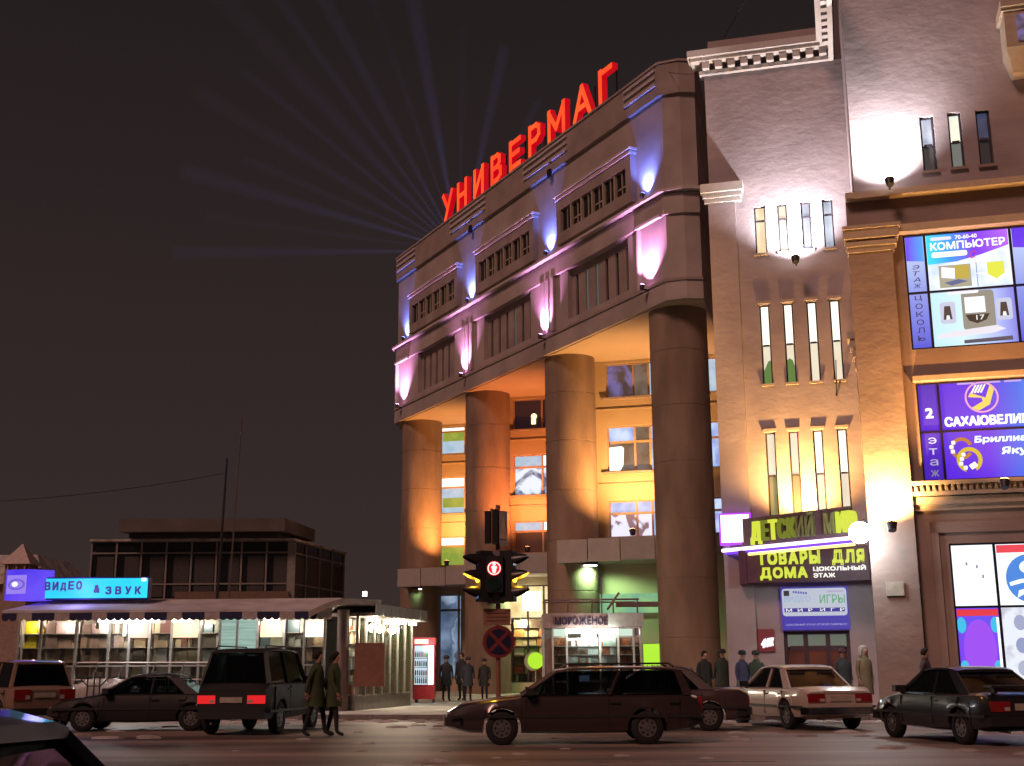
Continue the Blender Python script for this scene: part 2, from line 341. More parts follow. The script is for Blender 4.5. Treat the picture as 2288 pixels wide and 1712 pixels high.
# projecting window boxes of the top floor
for a, b in bays:
    P = -0.32
    mb = MB(FL); mb.wall(a, b, 21.70, 24.00, P, [(a + .35, b - .42, 22.25, 23.45)], 0.22)
    mb.add([(a, P, 21.7), (a, 0, 21.7), (a, 0, 24.0), (a, P, 24.0)], [(0, 1, 2, 3)]); mb.add([(b, P, 21.7), (b, 0, 21.7), (b, 0, 24.0), (b, P, 24.0)], [(0, 1, 2, 3)])
    mb.add([(a, P, 21.7), (b, P, 21.7), (b, 0, 21.7), (a, 0, 21.7)], [(0, 1, 2, 3)])
    bx = build('window_box', mb, concrete2, LB)
    mb = MB(FL); mb.box(a - .06, b + .06, P - .08, 0, 24.0, 24.12); build('box_moulding', mb, trimw, bx)
    mb = MB(FL); mb.box(a - .03, b + .03, P - .04, 0, 24.125, 24.18); mb.box(a - .12, b + .12, P - .14, 0, 24.183, 24.28); build('box_cap', mb, trimw, bx)
    n = 6; wd = (b - .42 - a - .35) / n
    for k in range(n):
        x0 = a + .35 + k * wd
        wn_ = MB(FL); wn_.box(x0 + .05, x0 + wd - .10, P + .17, P + .21, 22.28, 23.42); build('pane', wn_, darkglass, bx)
        m2 = MB(FL); m2.box(x0 - .04, x0 + .05, P + .02, P + .2, 22.25, 23.45)
        m2.box(x0 + wd * .52, x0 + wd * .56, P + .10, P + .16, 22.28, 23.42)
        if k % 2 == 1: m2.box(x0 + wd * .2, x0 + wd * .85, P + .10, P + .16, 22.62, 22.68)
        build('window_bar', m2, trimo if k else concrete2, bx)
# lower floor: six slit windows in each panel
lit_slit = emis('slit_pane_glow', lin('6b7f78'), 0.5)
for bi, (a, b) in enumerate(lows):
    n = 6; wd = (b - a) / n
    mb = MB(FL); hs = [(a + wd * (k + .36), a + wd * (k + .66), 18.0, 20.05) for k in range(n)]
    mb.wall(a, b, 17.85, 20.45, 0.26, hs, 0.14); pn = build('window_panel', mb, concrete2, LB)
    mb = MB(FL); mb.box(a - .02, b + .02, -0.10, 0.05, 20.452, 20.53); build('panel_lintel', mb, trimw, pn)
    for k, h in enumerate(hs):
        mb = MB(FL); mb.box(h[0], h[1], 0.36, 0.39, h[2], h[3])
        build('pane', mb, lit_slit if (bi == 0 and k in (1, 2)) or (bi == 1 and k == 3) else darkglass, pn)
# fluted piers
for c in (-9.85, -19.0):
    for k in (-1, 0, 1):
        mb = MB(FL); x = c + k * .48; mb.box(x - .17, x + .17, -0.17, -0.001, 17.6, 20.35); build('flute', mb, concrete, LB)
for a, b in ((-1.75, 0.15), (-29.3, -27.3)):
    mb = MB(FL); mb.box(a, b, -0.26, -0.11, 20.30, 20.42); build('pier_ledge', mb, trimw, LB)
    mb = MB(FL); mb.box(a, a + .12, -0.2, 0, 17.5, 20.3); build('pier_edge', mb, trimw, LB)
# round columns
for i, u in enumerate((-1.0, -10.25, -19.35, -28.45)):
    c = FL @ Vector((u, 1.35, 0)); mb = MB()
    N = 48; zr_ = [(.1, 1.25)] + [q for z in (2.6, 5.0, 7.4, 9.8, 12.2, 14.6) for q in ((z - .02, 1.25), (z - .012, 1.236), (z + .012, 1.236), (z + .02, 1.25))] + [(16.52, 1.25)]
    rings = [[(c.x + r * math.cos(2 * math.pi * k / N), c.y + r * math.sin(2 * math.pi * k / N), z) for k in range(N)] for z, r in zr_]
    mb.loft(rings, False); build('column', mb, colmat, LB, smooth='auto')
# stepped inner bays (walls parallel to the neighbour)
INN = [(59.24, -12.6, -5.03), (66.0, -19.2, -11.9), (72.55, -25.6, -18.2)]
ROWS = [(14.60, 16.36), (10.85, 13.15), (7.62, 9.42)]
lit_bl = emis('room_light_blue', lin('b9cdf5'), 1.25, lin('7f93c4'), 1.2)
lit_w = emis('room_light_white', lin('fffdf2'), 1.7)
lit_cur = emis('room_curtain', lin('8d7fc0'), 0.6, lin('5d4a48'), 1.1, 0.42, 0.58, dist=1.0)
lit_dim = emis('room_dim', lin('6e5a44'), 0.55, lin('9b8a80'), 1.5)
lit_brk = emis('room_white_dark_stain', lin('e8e6ff'), 1.1, lin('8a6a70'), 0.9, 0.52, 0.56, dist=0.6)
lit_dark = emis('room_dark', lin('1c1622'), 0.5)
lit_blu2 = emis('room_mixed', lin('e6f4ff'), 1.0, lin('49587f'), 0.9, 0.4, 0.6, dist=1.5)
lit_green = emis('room_green', lin('b7c04a'), 0.75, lin('8fae45'), 2.0)
lit_lblue = emis('room_pale_blue', lin('a9c8dd'), 0.9, lin('c9d8e8'), 2.0)
lit_red = emis('room_rust', lin('6a3020'), 0.3)
def window(fr, x0, x1, z0, z1, y, cols, transom, mats_top, mats_bot, parent, fm, bar=0.07, nm='window'):
    """frame with mullions; each pane a piece of its own"""
    mb = MB(fr); ya, yb = y - .05, y + .05
    mb.box(x0, x1, ya, yb, z1 - bar, z1); mb.box(x0, x1, ya, yb, z0, z0 + bar); mb.box(x0, x0 + bar, ya + .003, yb - .003, z0 + bar, z1 - bar); mb.box(x1 - bar, x1, ya + .003, yb - .003, z0 + bar, z1 - bar)
    for c in cols: mb.box(c - bar * .7, c + bar * .7, ya - .02, yb, z0 + bar, z1 - bar)
    xs = [x0 + bar] + list(cols) + [x1 - bar]
    if transom:
        for a, b in zip(xs[:-1], xs[1:]): mb.box(a + bar * .7, b - bar * .7, ya, yb, transom - bar * .8, transom + bar * .8)
    wn = build(nm, mb, fm, parent)
    for i, (a, b) in enumerate(zip(xs[:-1], xs[1:])):
        segs = [(z0 + bar, transom - bar * .5, mats_bot), (transom + bar * .5, z1 - bar, mats_top)] if transom else [(z0 + bar, z1 - bar, mats_bot)]
        for c, d, ms in segs:
            m = MB(fr); m.box(a + .01, b - .01, y + .012, y + .03, c, d); build('pane', m, ms[i % len(ms)], wn)
    return wn
WIN = {0: ([-11.0, -4.5], [-9.62, -8.86], [([lit_bl], [lit_cur, lit_dim, lit_lblue], None), ([lit_bl, lit_dim, lit_bl], [lit_dim, lit_dim, lit_bl], 12.35), ([lit_bl], [lit_brk, lit_brk, lit_bl], 8.8)]),
       1: ([-17.65, -11.3], [-15.98, -15.3], [([lit_dark], [lit_dark], None), ([lit_lblue, lit_w], [lit_blu2], 12.45), ([lit_lblue, lit_w], [lit_red], 8.85)]),
       2: ([-24.15, -18.0], [-22.55, -21.8], [([lit_w], [lit_lblue], 16.05), ([lit_w], [lit_lblue], 12.5), ([lit_w], [lit_green, lit_dim], 8.85)])}
for k, (y, x0, x1) in enumerate(INN):
    (wa, wb), cols, rows = WIN[k]
    hs = [(wa, wb, a, b) for a, b in ROWS]
    if k == 2: hs.append((-24.45, -22.7, 0.9, 5.9))
    if k == 1: hs.append((-17.95, -14.4, 0.7, 5.9))
    mb = MB(FI); mb.wall(x0, x1, 0.1, 16.5, y, hs, 0.25)
    mb.add([(x0, y, .1), (x0, y + 7, .1), (x0, y + 7, 16.5), (x0, y, 16.5)], [(0, 1, 2, 3)])
    wl = build('bay_wall', mb, render_o, LB)
    for (a, b), (mt, mo, tr) in zip(ROWS, rows):
        wn = window(FI, wa, wb, a, b, y + .18, cols, tr, mt, mo, wl, framew)
        mb = MB(FI); mb.box(wa - .25, wb, y - .16, y + .02, a - .1, a); build('window_sill', mb, concrete2, wl)
    for a, b in ((14.60, 16.36), (10.85, 13.15)):   # string course between the floors
        mb = MB(FI); mb.box(x0 + 1.0, x1, y - .06, y, a - .62, a - .56); build('string_course', mb, render_o, wl)
# green curtain band in the leftmost windows, bright board in the middle one
mb = MB(FI); mb.box(-24.02, -22.62, 72.55 + .165, 72.55 + .19, 15.45, 16.02); build('curtain', mb, lit_green, LB)
mb = MB(FI); mb.box(-24.02, -22.62, 72.55 + .165, 72.55 + .19, 11.25, 11.85); build('curtain', mb, lit_green, LB)
mb = MB(FI); mb.plate([(-11.05, 10.95), (-10.4, 10.95), (-10.25, 11.2), (-10.2, 12.05), (-10.3, 12.15), (-11.05, 12.1)], 59.24 + .165, 59.24 + .19); build('bright_board', mb, lit_w, LB)
mb = MB(FI); mb.cyl((-16.45, 66.0 + .17, 15.35), (-16.45, 66.0 + .14, 15.35), .17, n=10); mb.box(-16.6, -16.35, 66.14, 66.17, 14.9, 15.2); build('hanging_lamp', mb, emis('lamp_yellow', lin('ffe9a0'), 2.2), LB)
# canopies with ribbed fascia panels
for k, (y, x0, x1) in enumerate(((55.5, -12.78, -4.7), (62.2, -19.3, -11.6), (68.8, -25.5, -18.0))):
    mb = MB(FI); mb.box(x0, x1, y + .07, y + 3.9, 6.32, 7.18); cn = build('canopy', mb, concrete2, LB)
    px = x0; wid = [1.45, 1.52, 1.6, 1.6, 1.6, 1.6]
    pm = pbr('canopy_sheet', (0.46, 0.43, 0.40), 0.6, var=0.15, scale=2)
    for i, wd in enumerate(wid):
        if px + wd > x1: break
        mb = MB(FI); mb.box(px + .02, px + wd - .03, y - .02, y + .066, 6.16 + .03 * i, 7.2 + .03 * i)
        if (i >= 2 if k == 0 else i >= 0):
            nr = 12
            for q in range(nr): xx = px + .05 + q * (wd - .1) / nr; mb.box(xx, xx + .05, y - .05, y - .021, 6.2 + .03 * i, 7.17 + .03 * i)
        build('fascia_panel', mb, pm, cn); px += wd
    mb = MB(FI); mb.box(x0, x0 + .07, y + .07, y + 3.8, 6.16, 7.2); build('canopy_side', mb, pm, cn)
# mercury lamps under the canopies
merc = emis('mercury_tube', (0.75, 1.0, 0.85), 14)
for (x, y, z, pw) in ((-11.6, 57.4, 6.2, 150), (-24.9, 70.6, 6.17, 130), (-17.2, 64.4, 6.2, 120)):
    mb = MB(FI); mb.box(x - .35, x + .35, y - .14, y + .14, z - .02, z + .12); lp = build('lamp_housing', mb, dark, LB)
    mb = MB(FI); mb.box(x - .3, x + .3, y - .1, y + .1, z - .06, z - .022); build('lamp_lens', mb, merc, lp)
    light('mercury_light', 'SPOT', FI, (x, y, z - .2), (0.50, 1.0, 0.46), pw * 4.5, LB, (x, y + .6, 0), 0.25, 165, 0.3)
LATER = []
cpane0 = glass('shop_glass', (.90, .92, .90), .9)
# ground-floor doors and shop windows
m = goods('door_blue_interior', [lin('9fb6d8'), lin('6f88b0'), lin('aec4dc'), lin('5d7090')], 0.75, (0.8, 1, 0.7))
window(FI, -24.45, -22.7, .9, 5.9, 72.75, [], 4.95, [m], [m], LB, pbr('steel_frame', (0.3, 0.33, 0.33), 0.4, metal=0.5), .09, 'glazed_door')
m = goods('shop_warm_interior', [lin('ffe9b0'), lin('fff3cf'), lin('e8a868'), lin('ffd890'), lin('b98a50'), lin('fff8e0')], 1.3, (2.2, 1, 1.6))
window(FI, -17.95, -14.4, .7, 5.9, 66.18, [-16.9, -16.0, -15.2], 4.1, [emis('shop_glow', lin('ffe6b0'), 1.0, lin('e8b878'), 1.1)], [cpane0], LB, framem, .07, 'shop_window')
LATER.append(('bay', LB))
mb = MB(FI); mb.box(-17.0, -16.1, 65.4, 65.9, 4.5, 5.5); build('shop_lamp', mb, emis('shop_lamp_glow', lin('fff2c8'), 3.5), LB)
light('shop_light', 'POINT', FI, (-16.5, 65.0, 4.6), (1, .85, .55), 110, LB, None, .3)
mb = MB(FI); mb.box(-11.5, -8.4, 59.0, 59.23, 4.0, 4.9); mb.box(-11.3, -9.6, 58.95, 59.0, 4.05, 4.6); build('door_transom', mb, emis('green_transom', lin('a8dc84'), 0.75, lin('7fb89a'), 1.2), LB)
for x in (-5.9, -24.75 + 1.95):
    mb = MB(FI); mb.cyl((x - 2.2 if x > -10 else x, 59.0 if x > -10 else 72.3, .2), (x - 2.2 if x > -10 else x, 59.0 if x > -10 else 72.3, 6.1), .07); build('downpipe', mb, metal, LB)
# recess between the two buildings
GW = thing('link_wing', 'dark narrow wing with small lit windows set back between the two buildings', 'building', at(FI, -3.9, 56.0))
mb = MB(FI); mb.wall(-5.02, -2.6, 0.1, 24.0, 56.0, [(-5.0, -4.6, 12.6, 13.6), (-5.0, -4.6, 8.1, 9.55)], .2); mb.box(-5.0, -2.6, 56.5, 60, .1, 24.0); build('wall', mb, pbr('dark_render', (0.05, 0.045, 0.042), .9), GW)
for z0, z1 in ((12.6, 13.6), (8.1, 9.55)):
    window(FI, -5.0, -4.6, z0, z1, 56.12, [], (z0 + z1) / 2 - .1, [lit_lblue], [lit_lblue], GW, framem, .05)

# roof sign ---------------------------------------------------------------
RS = thing('roof_sign', 'glowing red block letters of the store name standing along the roof edge', 'sign', at(FL, -13, 0.4, 27.5))
sign_face = emis('sign_red_face', (1.0, 0.045, 0.012), 1.25, (1.0, 0.10, 0.02), 0.5)
sign_side = emis('sign_red_side', (0.85, 0.0, 0.012), 0.62)
LET = [('У', -22.7, -21.2), ('Н', -20.7, -19.2), ('И', -18.5, -17.0), ('В', -16.3, -14.8), ('Е', -14.1, -12.6), ('Р', -11.9, -10.45), ('М', -9.85, -7.9), ('А', -7.2, -5.5), ('Г', -4.9, -3.55)]
STK = {'У': [[(0, 1.0), (.5, .42)], [(1, 1.0), (.28, 0)]], 'Н': [[(.08, 0), (.08, 1)], [(.92, 0), (.92, 1)], [(.08, .5), (.92, .5)]],
       'И': [[(.08, 0), (.08, 1)], [(.92, 0), (.92, 1)], [(.08, .06), (.92, .94)]],
       'В': [[(.08, 0), (.08, 1)], [(.08, .95), (.6, .95), (.82, .85), (.82, .65), (.6, .53), (.08, .53)], [(.6, .53), (.92, .4), (.92, .16), (.65, .05), (.08, .05)]],
       'Е': [[(.08, 0), (.08, 1)], [(.08, .94), (.95, .94)], [(.08, .52), (.85, .52)], [(.08, .06), (.95, .06)]],
       'Р': [[(.08, 0), (.08, 1)], [(.08, .94), (.65, .94), (.92, .82), (.92, .56), (.65, .44), (.08, .44)]],
       'М': [[(.06, 0), (.06, 1)], [(.94, 0), (.94, 1)], [(.06, .95), (.5, .28), (.94, .95)]],
       'А': [[(0, 0), (.5, 1)], [(.5, 1), (1, 0)], [(.2, .33), (.8, .33)]], 'Г': [[(.1, 0), (.1, 1)], [(.1, .93), (1, .93)]]}
def stroke(mb, pts, t, y0, y1):
    for (xa, za), (xb, zb) in zip(pts[:-1], pts[1:]):
        d = Vector((xb - xa, zb - za)); l = d.length or 1; d /= l; nx, nz = -d.y * t / 2, d.x * t / 2; e = t * 0.42
        mb.plate([(xa - d.x * e + nx, za - d.y * e + nz), (xa - d.x * e - nx, za - d.y * e - nz), (xb + d.x * e - nx, zb + d.y * e - nz), (xb + d.x * e + nx, zb + d.y * e + nz)], y0, y1)
for ch, a, b in LET:
    z0, z1 = 27.62, 29.45; mb = MB(FL); ms = MB(FL)
    for i, st in enumerate(STK[ch]):
        pts = [(a + .14 + p * (b - a - .28), z0 + .12 + q * (z1 - z0 - .24)) for p, q in st]
        stroke(mb, pts, 0.26, -0.05 - .004 * i, -0.02 - .004 * i); stroke(ms, pts, 0.30, -0.015 + .002 * i, 0.28 + .002 * i)
    lt = build('letter', ms, sign_side, RS); build('letter_face', mb, sign_face, lt)
    for x in (a + .15, b - .2): mb = MB(FL); mb.box(x - .03, x + .03, .30, .36, 27.45, z1 - .3); build('bracket', mb, dark, lt)

# uplights on the corner building -----------------------------------------
def uplight(label, fr, x, y, z, col, power, aim, cone, size=.05, group=None, glow=30, lname='uplight', cs=.11, blend=.5, soft=None):
    o = thing('uplight', label, 'floodlight', at(fr, x, y, z), group)
    mb = MB(fr); a = Vector((x, y, z)); d = (Vector(aim) - a).normalized()
    mb.cyl(a - d * .16, a + d * .06, cs * .75, cs, 12); build('housing', mb, dark, o)
    mb = MB(fr); mb.cyl(a + d * .0605, a + d * .072, cs * .92, cs * .92, 14); build('lens', mb, emis('lens_' + lname, col, glow), o)
    mb = MB(fr); mb.box(x - .03, x + .03, y, y + .3, z - .16, z - .1); build('bracket', mb, dark, o)
    light('flood', 'SPOT', fr, tuple(a + d * .12), col, power, o, aim, size, cone, blend); return o
pos = ['at the near right end', 'third from the far left end', 'second from the far left end', 'at the far left end']
for i, u in enumerate((-0.95, -9.6, -18.6, -27.8)):
    uplight('blue uplight on the string cornice, ' + pos[i] + ' of the store front', FL, u, -0.33, 21.68, (0.14, 0.21, 1.0), 1500, (u, 0.0, 22.5), 96, blend=1.0, group='blue uplights on the store cornice', lname='blue')
for i, u in enumerate((-0.95, -9.95, -19.05, -28.2)):
    uplight('pink uplight below the fluted piers, ' + pos[i] + ' of the store front', FL, u, -0.50, 17.45, (1.0, 0.40, 0.92), 2300, (u, -0.17, 18.8), 92, blend=1.0, group='pink uplights below the store piers', lname='pink')
# sodium floods standing on the canopies
for i, (x, y, col, pw, nm) in enumerate(((-9.3, 55.95, (1.0, .46, .14), 5600, 'nearest'), (-16.0, 62.65, (1.0, .27, .07), 4400, 'middle'), (-22.6, 69.25, (1.0, .38, .10), 4600, 'farthest'))):
    uplight('orange floodlight standing on the ' + nm + ' store canopy', FI, x, y, 7.55, col, pw, (x - .9, y + 2.9, 14.2), 118, .15, 'orange floodlights on the store canopies', 20, 'sodium%d' % i, .16, .85)

# ------------------------------------------------------------------ right building
RB = thing('shopping_hall', 'tall stucco shopping hall with slit windows, projecting front wing and ad windows', 'building', FR)
slA = [[(-.30, .08, 14.90, 16.60), (.47, .79, 14.90, 16.60), (1.24, 1.56, 14.90, 16.60), (1.94, 2.28, 14.90, 16.60)],
       [(-.29, .03, 10.42, 13.12), (.47, .79, 10.42, 13.12), (1.23, 1.55, 10.42, 13.12), (1.96, 2.28, 10.42, 13.12)],
       [(-.32, .0, 6.12, 8.82), (.42, .73, 6.12, 8.82), (1.18, 1.49, 6.12, 8.82), (1.93, 2.24, 6.12, 8.82)]]
HB = 27.0
mb = MB(FR); allh = [h for r in slA for h in r] + [(-.08, 1.91, 0.15, 2.5)]
mb.wall(-1.75, 2.9, 0.1, 21.6, 0.0, allh, .30)
mb.add([(-1.75, 0, .1), (-1.75, 16, .1), (-1.75, 16, 21.6), (-1.75, 0, 21.6)], [(0, 1, 2, 3)])
mb.add([(-1.75, 0, 21.6), (2.66, 0, 21.6), (2.66, 16, 21.6), (-1.75, 16, 21.6)], [(0, 1, 2, 3)])
build('wing_wall', mb, stucco, RB)
# shallow pilaster and panel frame on the wing
mb = MB(FR); mb.box(-1.80, -0.90, -0.14, -0.002, 0.12, 16.8); build('pilaster', mb, stucco, RB)
for z0, z1, p in ((16.8, 16.95, .22), (16.95, 17.12, .30), (17.12, 17.42, .40)):
    mb = MB(FR); mb.box(-1.78 - p * .6, -0.80 + p * .5, -p, -.001, z0, z1); build('pilaster_cap', mb, trimw, RB)
# dentilled cornice along the wing and round the side of the front wing
for z0, z1, p in ((21.58, 21.72, .16), (21.98, 22.12, .42), (22.12, 22.36, .52)):
    mb = MB(FR); mb.box(-1.75 - p, 2.64 - p, -p, .3, z0, z1); mb.box(2.64 - p, 2.642, -7.5, .3, z0, z1); build('cornice', mb, trimw, RB)
for k in range(10):
    mb = MB(FR); x = -1.78 + k * .44; mb.box(x, x + .24, -.36, -.001, 21.724, 21.976); build('dentil', mb, trimw, RB)
for k in range(9):
    mb = MB(FR); y = -.9 - k * .44; mb.box(2.30, 2.64, y - .24, y, 21.724, 21.976); build('dentil', mb, trimw, RB)
mb = MB(FR); mb.box(-1.6, 2.6, .2, .5, 22.36, 23.0); build('parapet', mb, stucco, RB)
# slit windows of the wing
pw_ = emis('slit_bright', lin('fff6e0'), 1.5); pc = emis('slit_cream', lin('f6e2bc'), 1.1, lin('e6c898'), 1.5); pg = emis('slit_grey', lin('d8e0f0'), 1.05, lin('98a2b4'), 1.0)
po = emis('slit_olive', lin('8a9050'), 0.7, lin('b0a470'), 1.2); pgr = emis('slit_green', lin('6d9148'), 0.75); pp = emis('slit_pale', lin('e8d8bc'), 1.05, lin('efe2c8'), 1.1)
slm = [[([pc], [pc]), ([pp], [pp]), ([pg], [pg]), ([pg], [pg])], [([pw_], [pp]), ([pw_], [pp]), ([pw_], [pp]), ([pw_], [pp])], [([pp], [po]), ([pp], [po]), ([pw_], [pp]), ([pw_], [pp])]]
for r, row in enumerate(slA):
    for c, (a, b, z0, z1) in enumerate(row):
        tr = [16.1, 11.75, 7.42][r]
        wn = window(FR, a + .002, b - .002, z0, z1, .18, [], tr, slm[r][c][0], slm[r][c][1], RB, framem, .035, 'slit_window')
        if r > 0: mb = MB(FR); mb.box(a - .06, b + .06, -.09, -.001, z1 + .01, z1 + .10); build('lintel', mb, trimo, wn)
        mb = MB(FR); mb.box(a - .05, b + .05, -.10, .05, z0 - .08, z0 - .005); build('window_sill', mb, trimo, wn)
for a in (-.29, .47):
    mb = MB(FR); x0, x1 = a + .045, a + .275; mb.plate([(x0, 10.47), (x1, 10.47)] + ([(x1, 11.0), (x1 - .05, 11.2), (x0 + .08, 11.28), (x0, 11.22)] if a > 0 else [(x1, 11.24), (x1 - .08, 11.22), (x0 + .04, 10.98), (x0, 10.9)]), .16, .175); build('green_arch', mb, pgr, RB)  # glowing arched plate added in front, standing in for the green lower panes
# front wing (y = -4): side wall and upper wall
BX = 14.0
win3 = [(4.90, 5.30, 15.63, 17.38), (5.69, 6.07, 15.65, 17.40), (6.47, 6.86, 15.64, 17.38)]
win3 += [(x + 3.6, y + 3.6, a, b) for x, y, a, b in win3]
mb = MB(FR); mb.wall(2.9, BX, 15.05, HB, -4.0, win3, .3)
mb.add([(2.9, -4, 15.05), (2.9, 0, 15.05), (2.9, 0, HB), (2.9, -4, HB)], [(0, 1, 2, 3)]); mb.add([(2.66, -3.95, .1), (2.66, 0, .1), (2.66, 0, 15.05), (2.66, -3.95, 15.05)], [(0, 1, 2, 3)])
mb.add([(2.66, -3.95, 15.05), (2.9, -3.95, 15.05), (2.9, 0, 15.05), (2.66, 0, 15.05)], [(0, 1, 2, 3)])
mb.add([(2.9, 0, 21.6), (2.9, 16, 21.6), (2.9, 16, HB), (2.9, 0, HB)], [(0, 1, 2, 3)])
mb.add([(2.9, -4, HB), (BX, -4, HB), (BX, 16, HB), (2.9, 16, HB)], [(0, 1, 2, 3)]); mb.add([(BX, -4, .1), (BX, 16, .1), (BX, 16, HB), (BX, -4, HB)], [(0, 1, 2, 3)])
mb.add([(-1.75, 16, .1), (BX, 16, .1), (BX, 16, 21.6), (-1.75, 16, 21.6)], [(0, 1, 2, 3)])
build('tower_wall', mb, stucco, RB)
pd = [emis('slit_lamp', lin('e9efff'), 1.0, lin('8f98b0'), 1.3), emis('slit_lamp2', lin('fdf6d8'), 1.2, lin('9fb0c8'), 1.1), emis('slit_dusk', lin('5a6488'), 0.45, lin('33384e'), 1.4)]
pd2 = [emis('slit_d1', lin('4a4a4a'), .5), emis('slit_d2', lin('8a9088'), .6), emis('slit_d3', lin('2c2c30'), .5)]
for k, (a, b, z0, z1) in enumerate(win3[:4]):
    wn = window(FR, a + .002, b - .002, z0, z1, -3.83, [], (z0 + z1) / 2 - .02, [pd[k % 3]], [pd2[k % 3]], RB, framem, .05, 'slit_window')
    mb = MB(FR); mb.box(a - .05, b + .05, -4.10, -3.95, z0 - .09, z0 - .005); build('window_sill', mb, stuccoB, wn)
# ledge under the tower, frieze, lintel, posters' wall
mb = MB(FR); mb.box(2.62, BX, -4.42, -3.9, 14.86, 15.048); build('ledge', mb, trimo, RB)
mb = MB(FR); mb.box(2.62, BX, -4.06, -3.6, 13.97, 14.856); build('frieze', mb, stuccoB, RB)
P1 = (4.16, 8.2, 10.26, 13.72); P2 = (4.18, 8.0, 6.45, 9.27); P3 = (4.70, 8.0, 1.0, 4.70)
mb = MB(FR); mb.wall(3.83, BX, 0.12, 13.97, -3.98, [P1, P2, P3], .22); build('bay_wall', mb, stuccoB, RB)
mb = MB(FR); mb.box(4.05, BX, -4.30, -3.98, 13.735, 13.965); build('window_lintel', mb, trimo, RB)
mb = MB(FR); mb.box(4.10, BX, -4.22, -3.98, 9.285, 9.43); build('window_lintel', mb, trimo, RB)
# corner pilaster and its capital, capitals continue on the side
mb = MB(FR); mb.box(2.60, 3.83, -4.30, -3.9, 0.12, 13.2); build('pilaster', mb, stuccoB, RB)
for z0, z1, p in ((13.2, 13.36, .06), (13.36, 13.50, .13), (13.5, 13.58, .08), (13.58, 13.86, .2), (13.86, 13.965, .26)):
    mb = MB(FR); mb.box(2.60 - p * .5, 3.83 + p, -4.30 - p, -3.9, z0, z1); build('pilaster_cap', mb, trimo, RB)
for i in range(4):
    z = 10.9 - i * .28; mb = MB(FR); mb.box(2.40 + i * .06, 2.658, -3.3, -2.6, z, z + .2); build('console', mb, trimo, RB)
# ornamental cornice above the ground floor
for z0, z1, p in ((5.62, 5.78, .10), (5.78, 5.98, .2), (6.02, 6.12, .34), (6.30, 6.40, .46)):
    mb = MB(FR); mb.box(3.84, BX, -3.98 - p, -3.97, z0, z1); build('cornice', mb, trimo, RB)
mb = MB(FR); mb.box(3.84, BX, -4.2, -3.97, 6.12, 6.30); build('cornice', mb, trimo, RB)
for k in range(26):
    x = 3.9 + k * .16; mb = MB(FR); mb.box(x, x + .09, -4.33, -4.2, 6.13, 6.29); mb.box(x + .02, x + .07, -4.36, -4.33, 6.17, 6.25); build('ornament', mb, trimo, RB)
mb = MB(FR); mb.box(4.25, 4.45, -4.06, -3.98, .2, 5.3); mb.box(4.25, BX, -4.06, -3.98, 5.0, 5.3); build('window_surround', mb, stuccoB, RB)
# projecting oriel at the upper right
mb = MB(FR); mb.loft([[(x0, -4.0, z), (x1, -4.0, z), (x1, -4.0 - p, z), (x0, -4.0 - p, z)] for x0, x1, p, z in ((7.55, 10.4, .5, 18.2), (7.40, 10.6, .9, 18.75), (7.38, 10.6, .95, 18.8), (7.38, 10.6, 1.0, 19.9))]); ori = build('oriel', mb, trimo, RB)
for z0, z1, p in ((19.9, 20.0, 1.06), (20.0, 20.2, 1.15)):
    mb = MB(FR); mb.box(7.30, 10.7, -4 - p, -3.999, z0, z1); build('oriel_cap', mb, trimo, ori)
mb = MB(FR); mb.box(7.7, 8.6, -5.02, -4.98, 18.95, 19.75); build('oriel_pane', mb, lit_cur, ori)
# doors
doorm = pbr('door_frame_maroon', (0.06, 0.025, 0.035), 0.5)
dg = goods('door_interior', [lin('8a8462'), lin('7d7656'), lin('6e6a52'), lin('94906e'), lin('7a3a2a')], 0.55, (1.3, 1, 1.2))
window(FR, -.08, 1.91, .15, 2.5, .14, [.58, 1.25], 1.98, [emis('door_top', lin('7e8676'), .55)], [dg], RB, doorm, .1, 'entrance_door')
# wall bracket, small plaque
mb = MB(FR); mb.cyl((2.0, -.02, 9.9), (2.0, -.3, 9.9), .03); mb.cyl((2.0, -.3, 9.85), (2.05, -.32, 11.0), .015); build('wall_bracket', mb, dark, RB)
o = MB(FR); o.box(2.95, 3.42, -4.36, -4.302, 3.30, 3.68); tag(build('wall_plaque', o, pbr('plaque', (.5, .47, .38), .5), at=tuple(FR @ Vector((3.2, -4.3, 3.3)))), 'small cream plaque on the corner pilaster of the hall', 'plaque')
o = MB(FR); o.box(2.55, 2.58, -3.2, -2.9, 3.9, 4.05)

# floods on the right building
uplight('white floodlight on the ledge under the tower slit windows', FR, 3.87, -4.85, 15.12, (1.0, .95, 1.0), 2100, (3.75, -4.0, 17.4), 125, .1, glow=60, lname='white', cs=.14, blend=1.0)
uplight('white floodlight below the top row of slit windows beside the corner wing', FR, 1.0, -0.85, 14.35, (.98, .92, 1.0), 2700, (1.0, 0.0, 17.0), 128, .1, glow=60, lname='white', cs=.14, blend=1.0)
uplight('orange floodlight at the foot of the corner pilaster above the shop sign', FR, 3.2, -5.0, 5.15, (1.0, .50, .15), 3600, (3.2, -4.25, 6.8), 130, .1, glow=40, lname='sodiumw', cs=.15, blend=1.0)
uplight('orange floodlight on the sign canopy below the lowest slit windows', FR, .75, -1.0, 5.75, (1.0, .50, .14), 3600, (.8, 0, 8.2), 135, .1, glow=40, lname='sodiumw', cs=.14, blend=1.0)
uplight('orange floodlight on the ornamental cornice between the two ad windows', FR, 6.0, -6.4, 6.0, (1.0, .42, .09), 1700, (6.8, -4.0, 11.5), 125, .1, glow=30, lname='sodiumw', cs=.13, blend=.8)
GL = thing('globe_lamp', 'glaring white globe lamp at the corner beside the yellow shop letters', 'lamp', at(FR, 2.4, -4.0, 4.9))
mb = MB(FR); n = 10
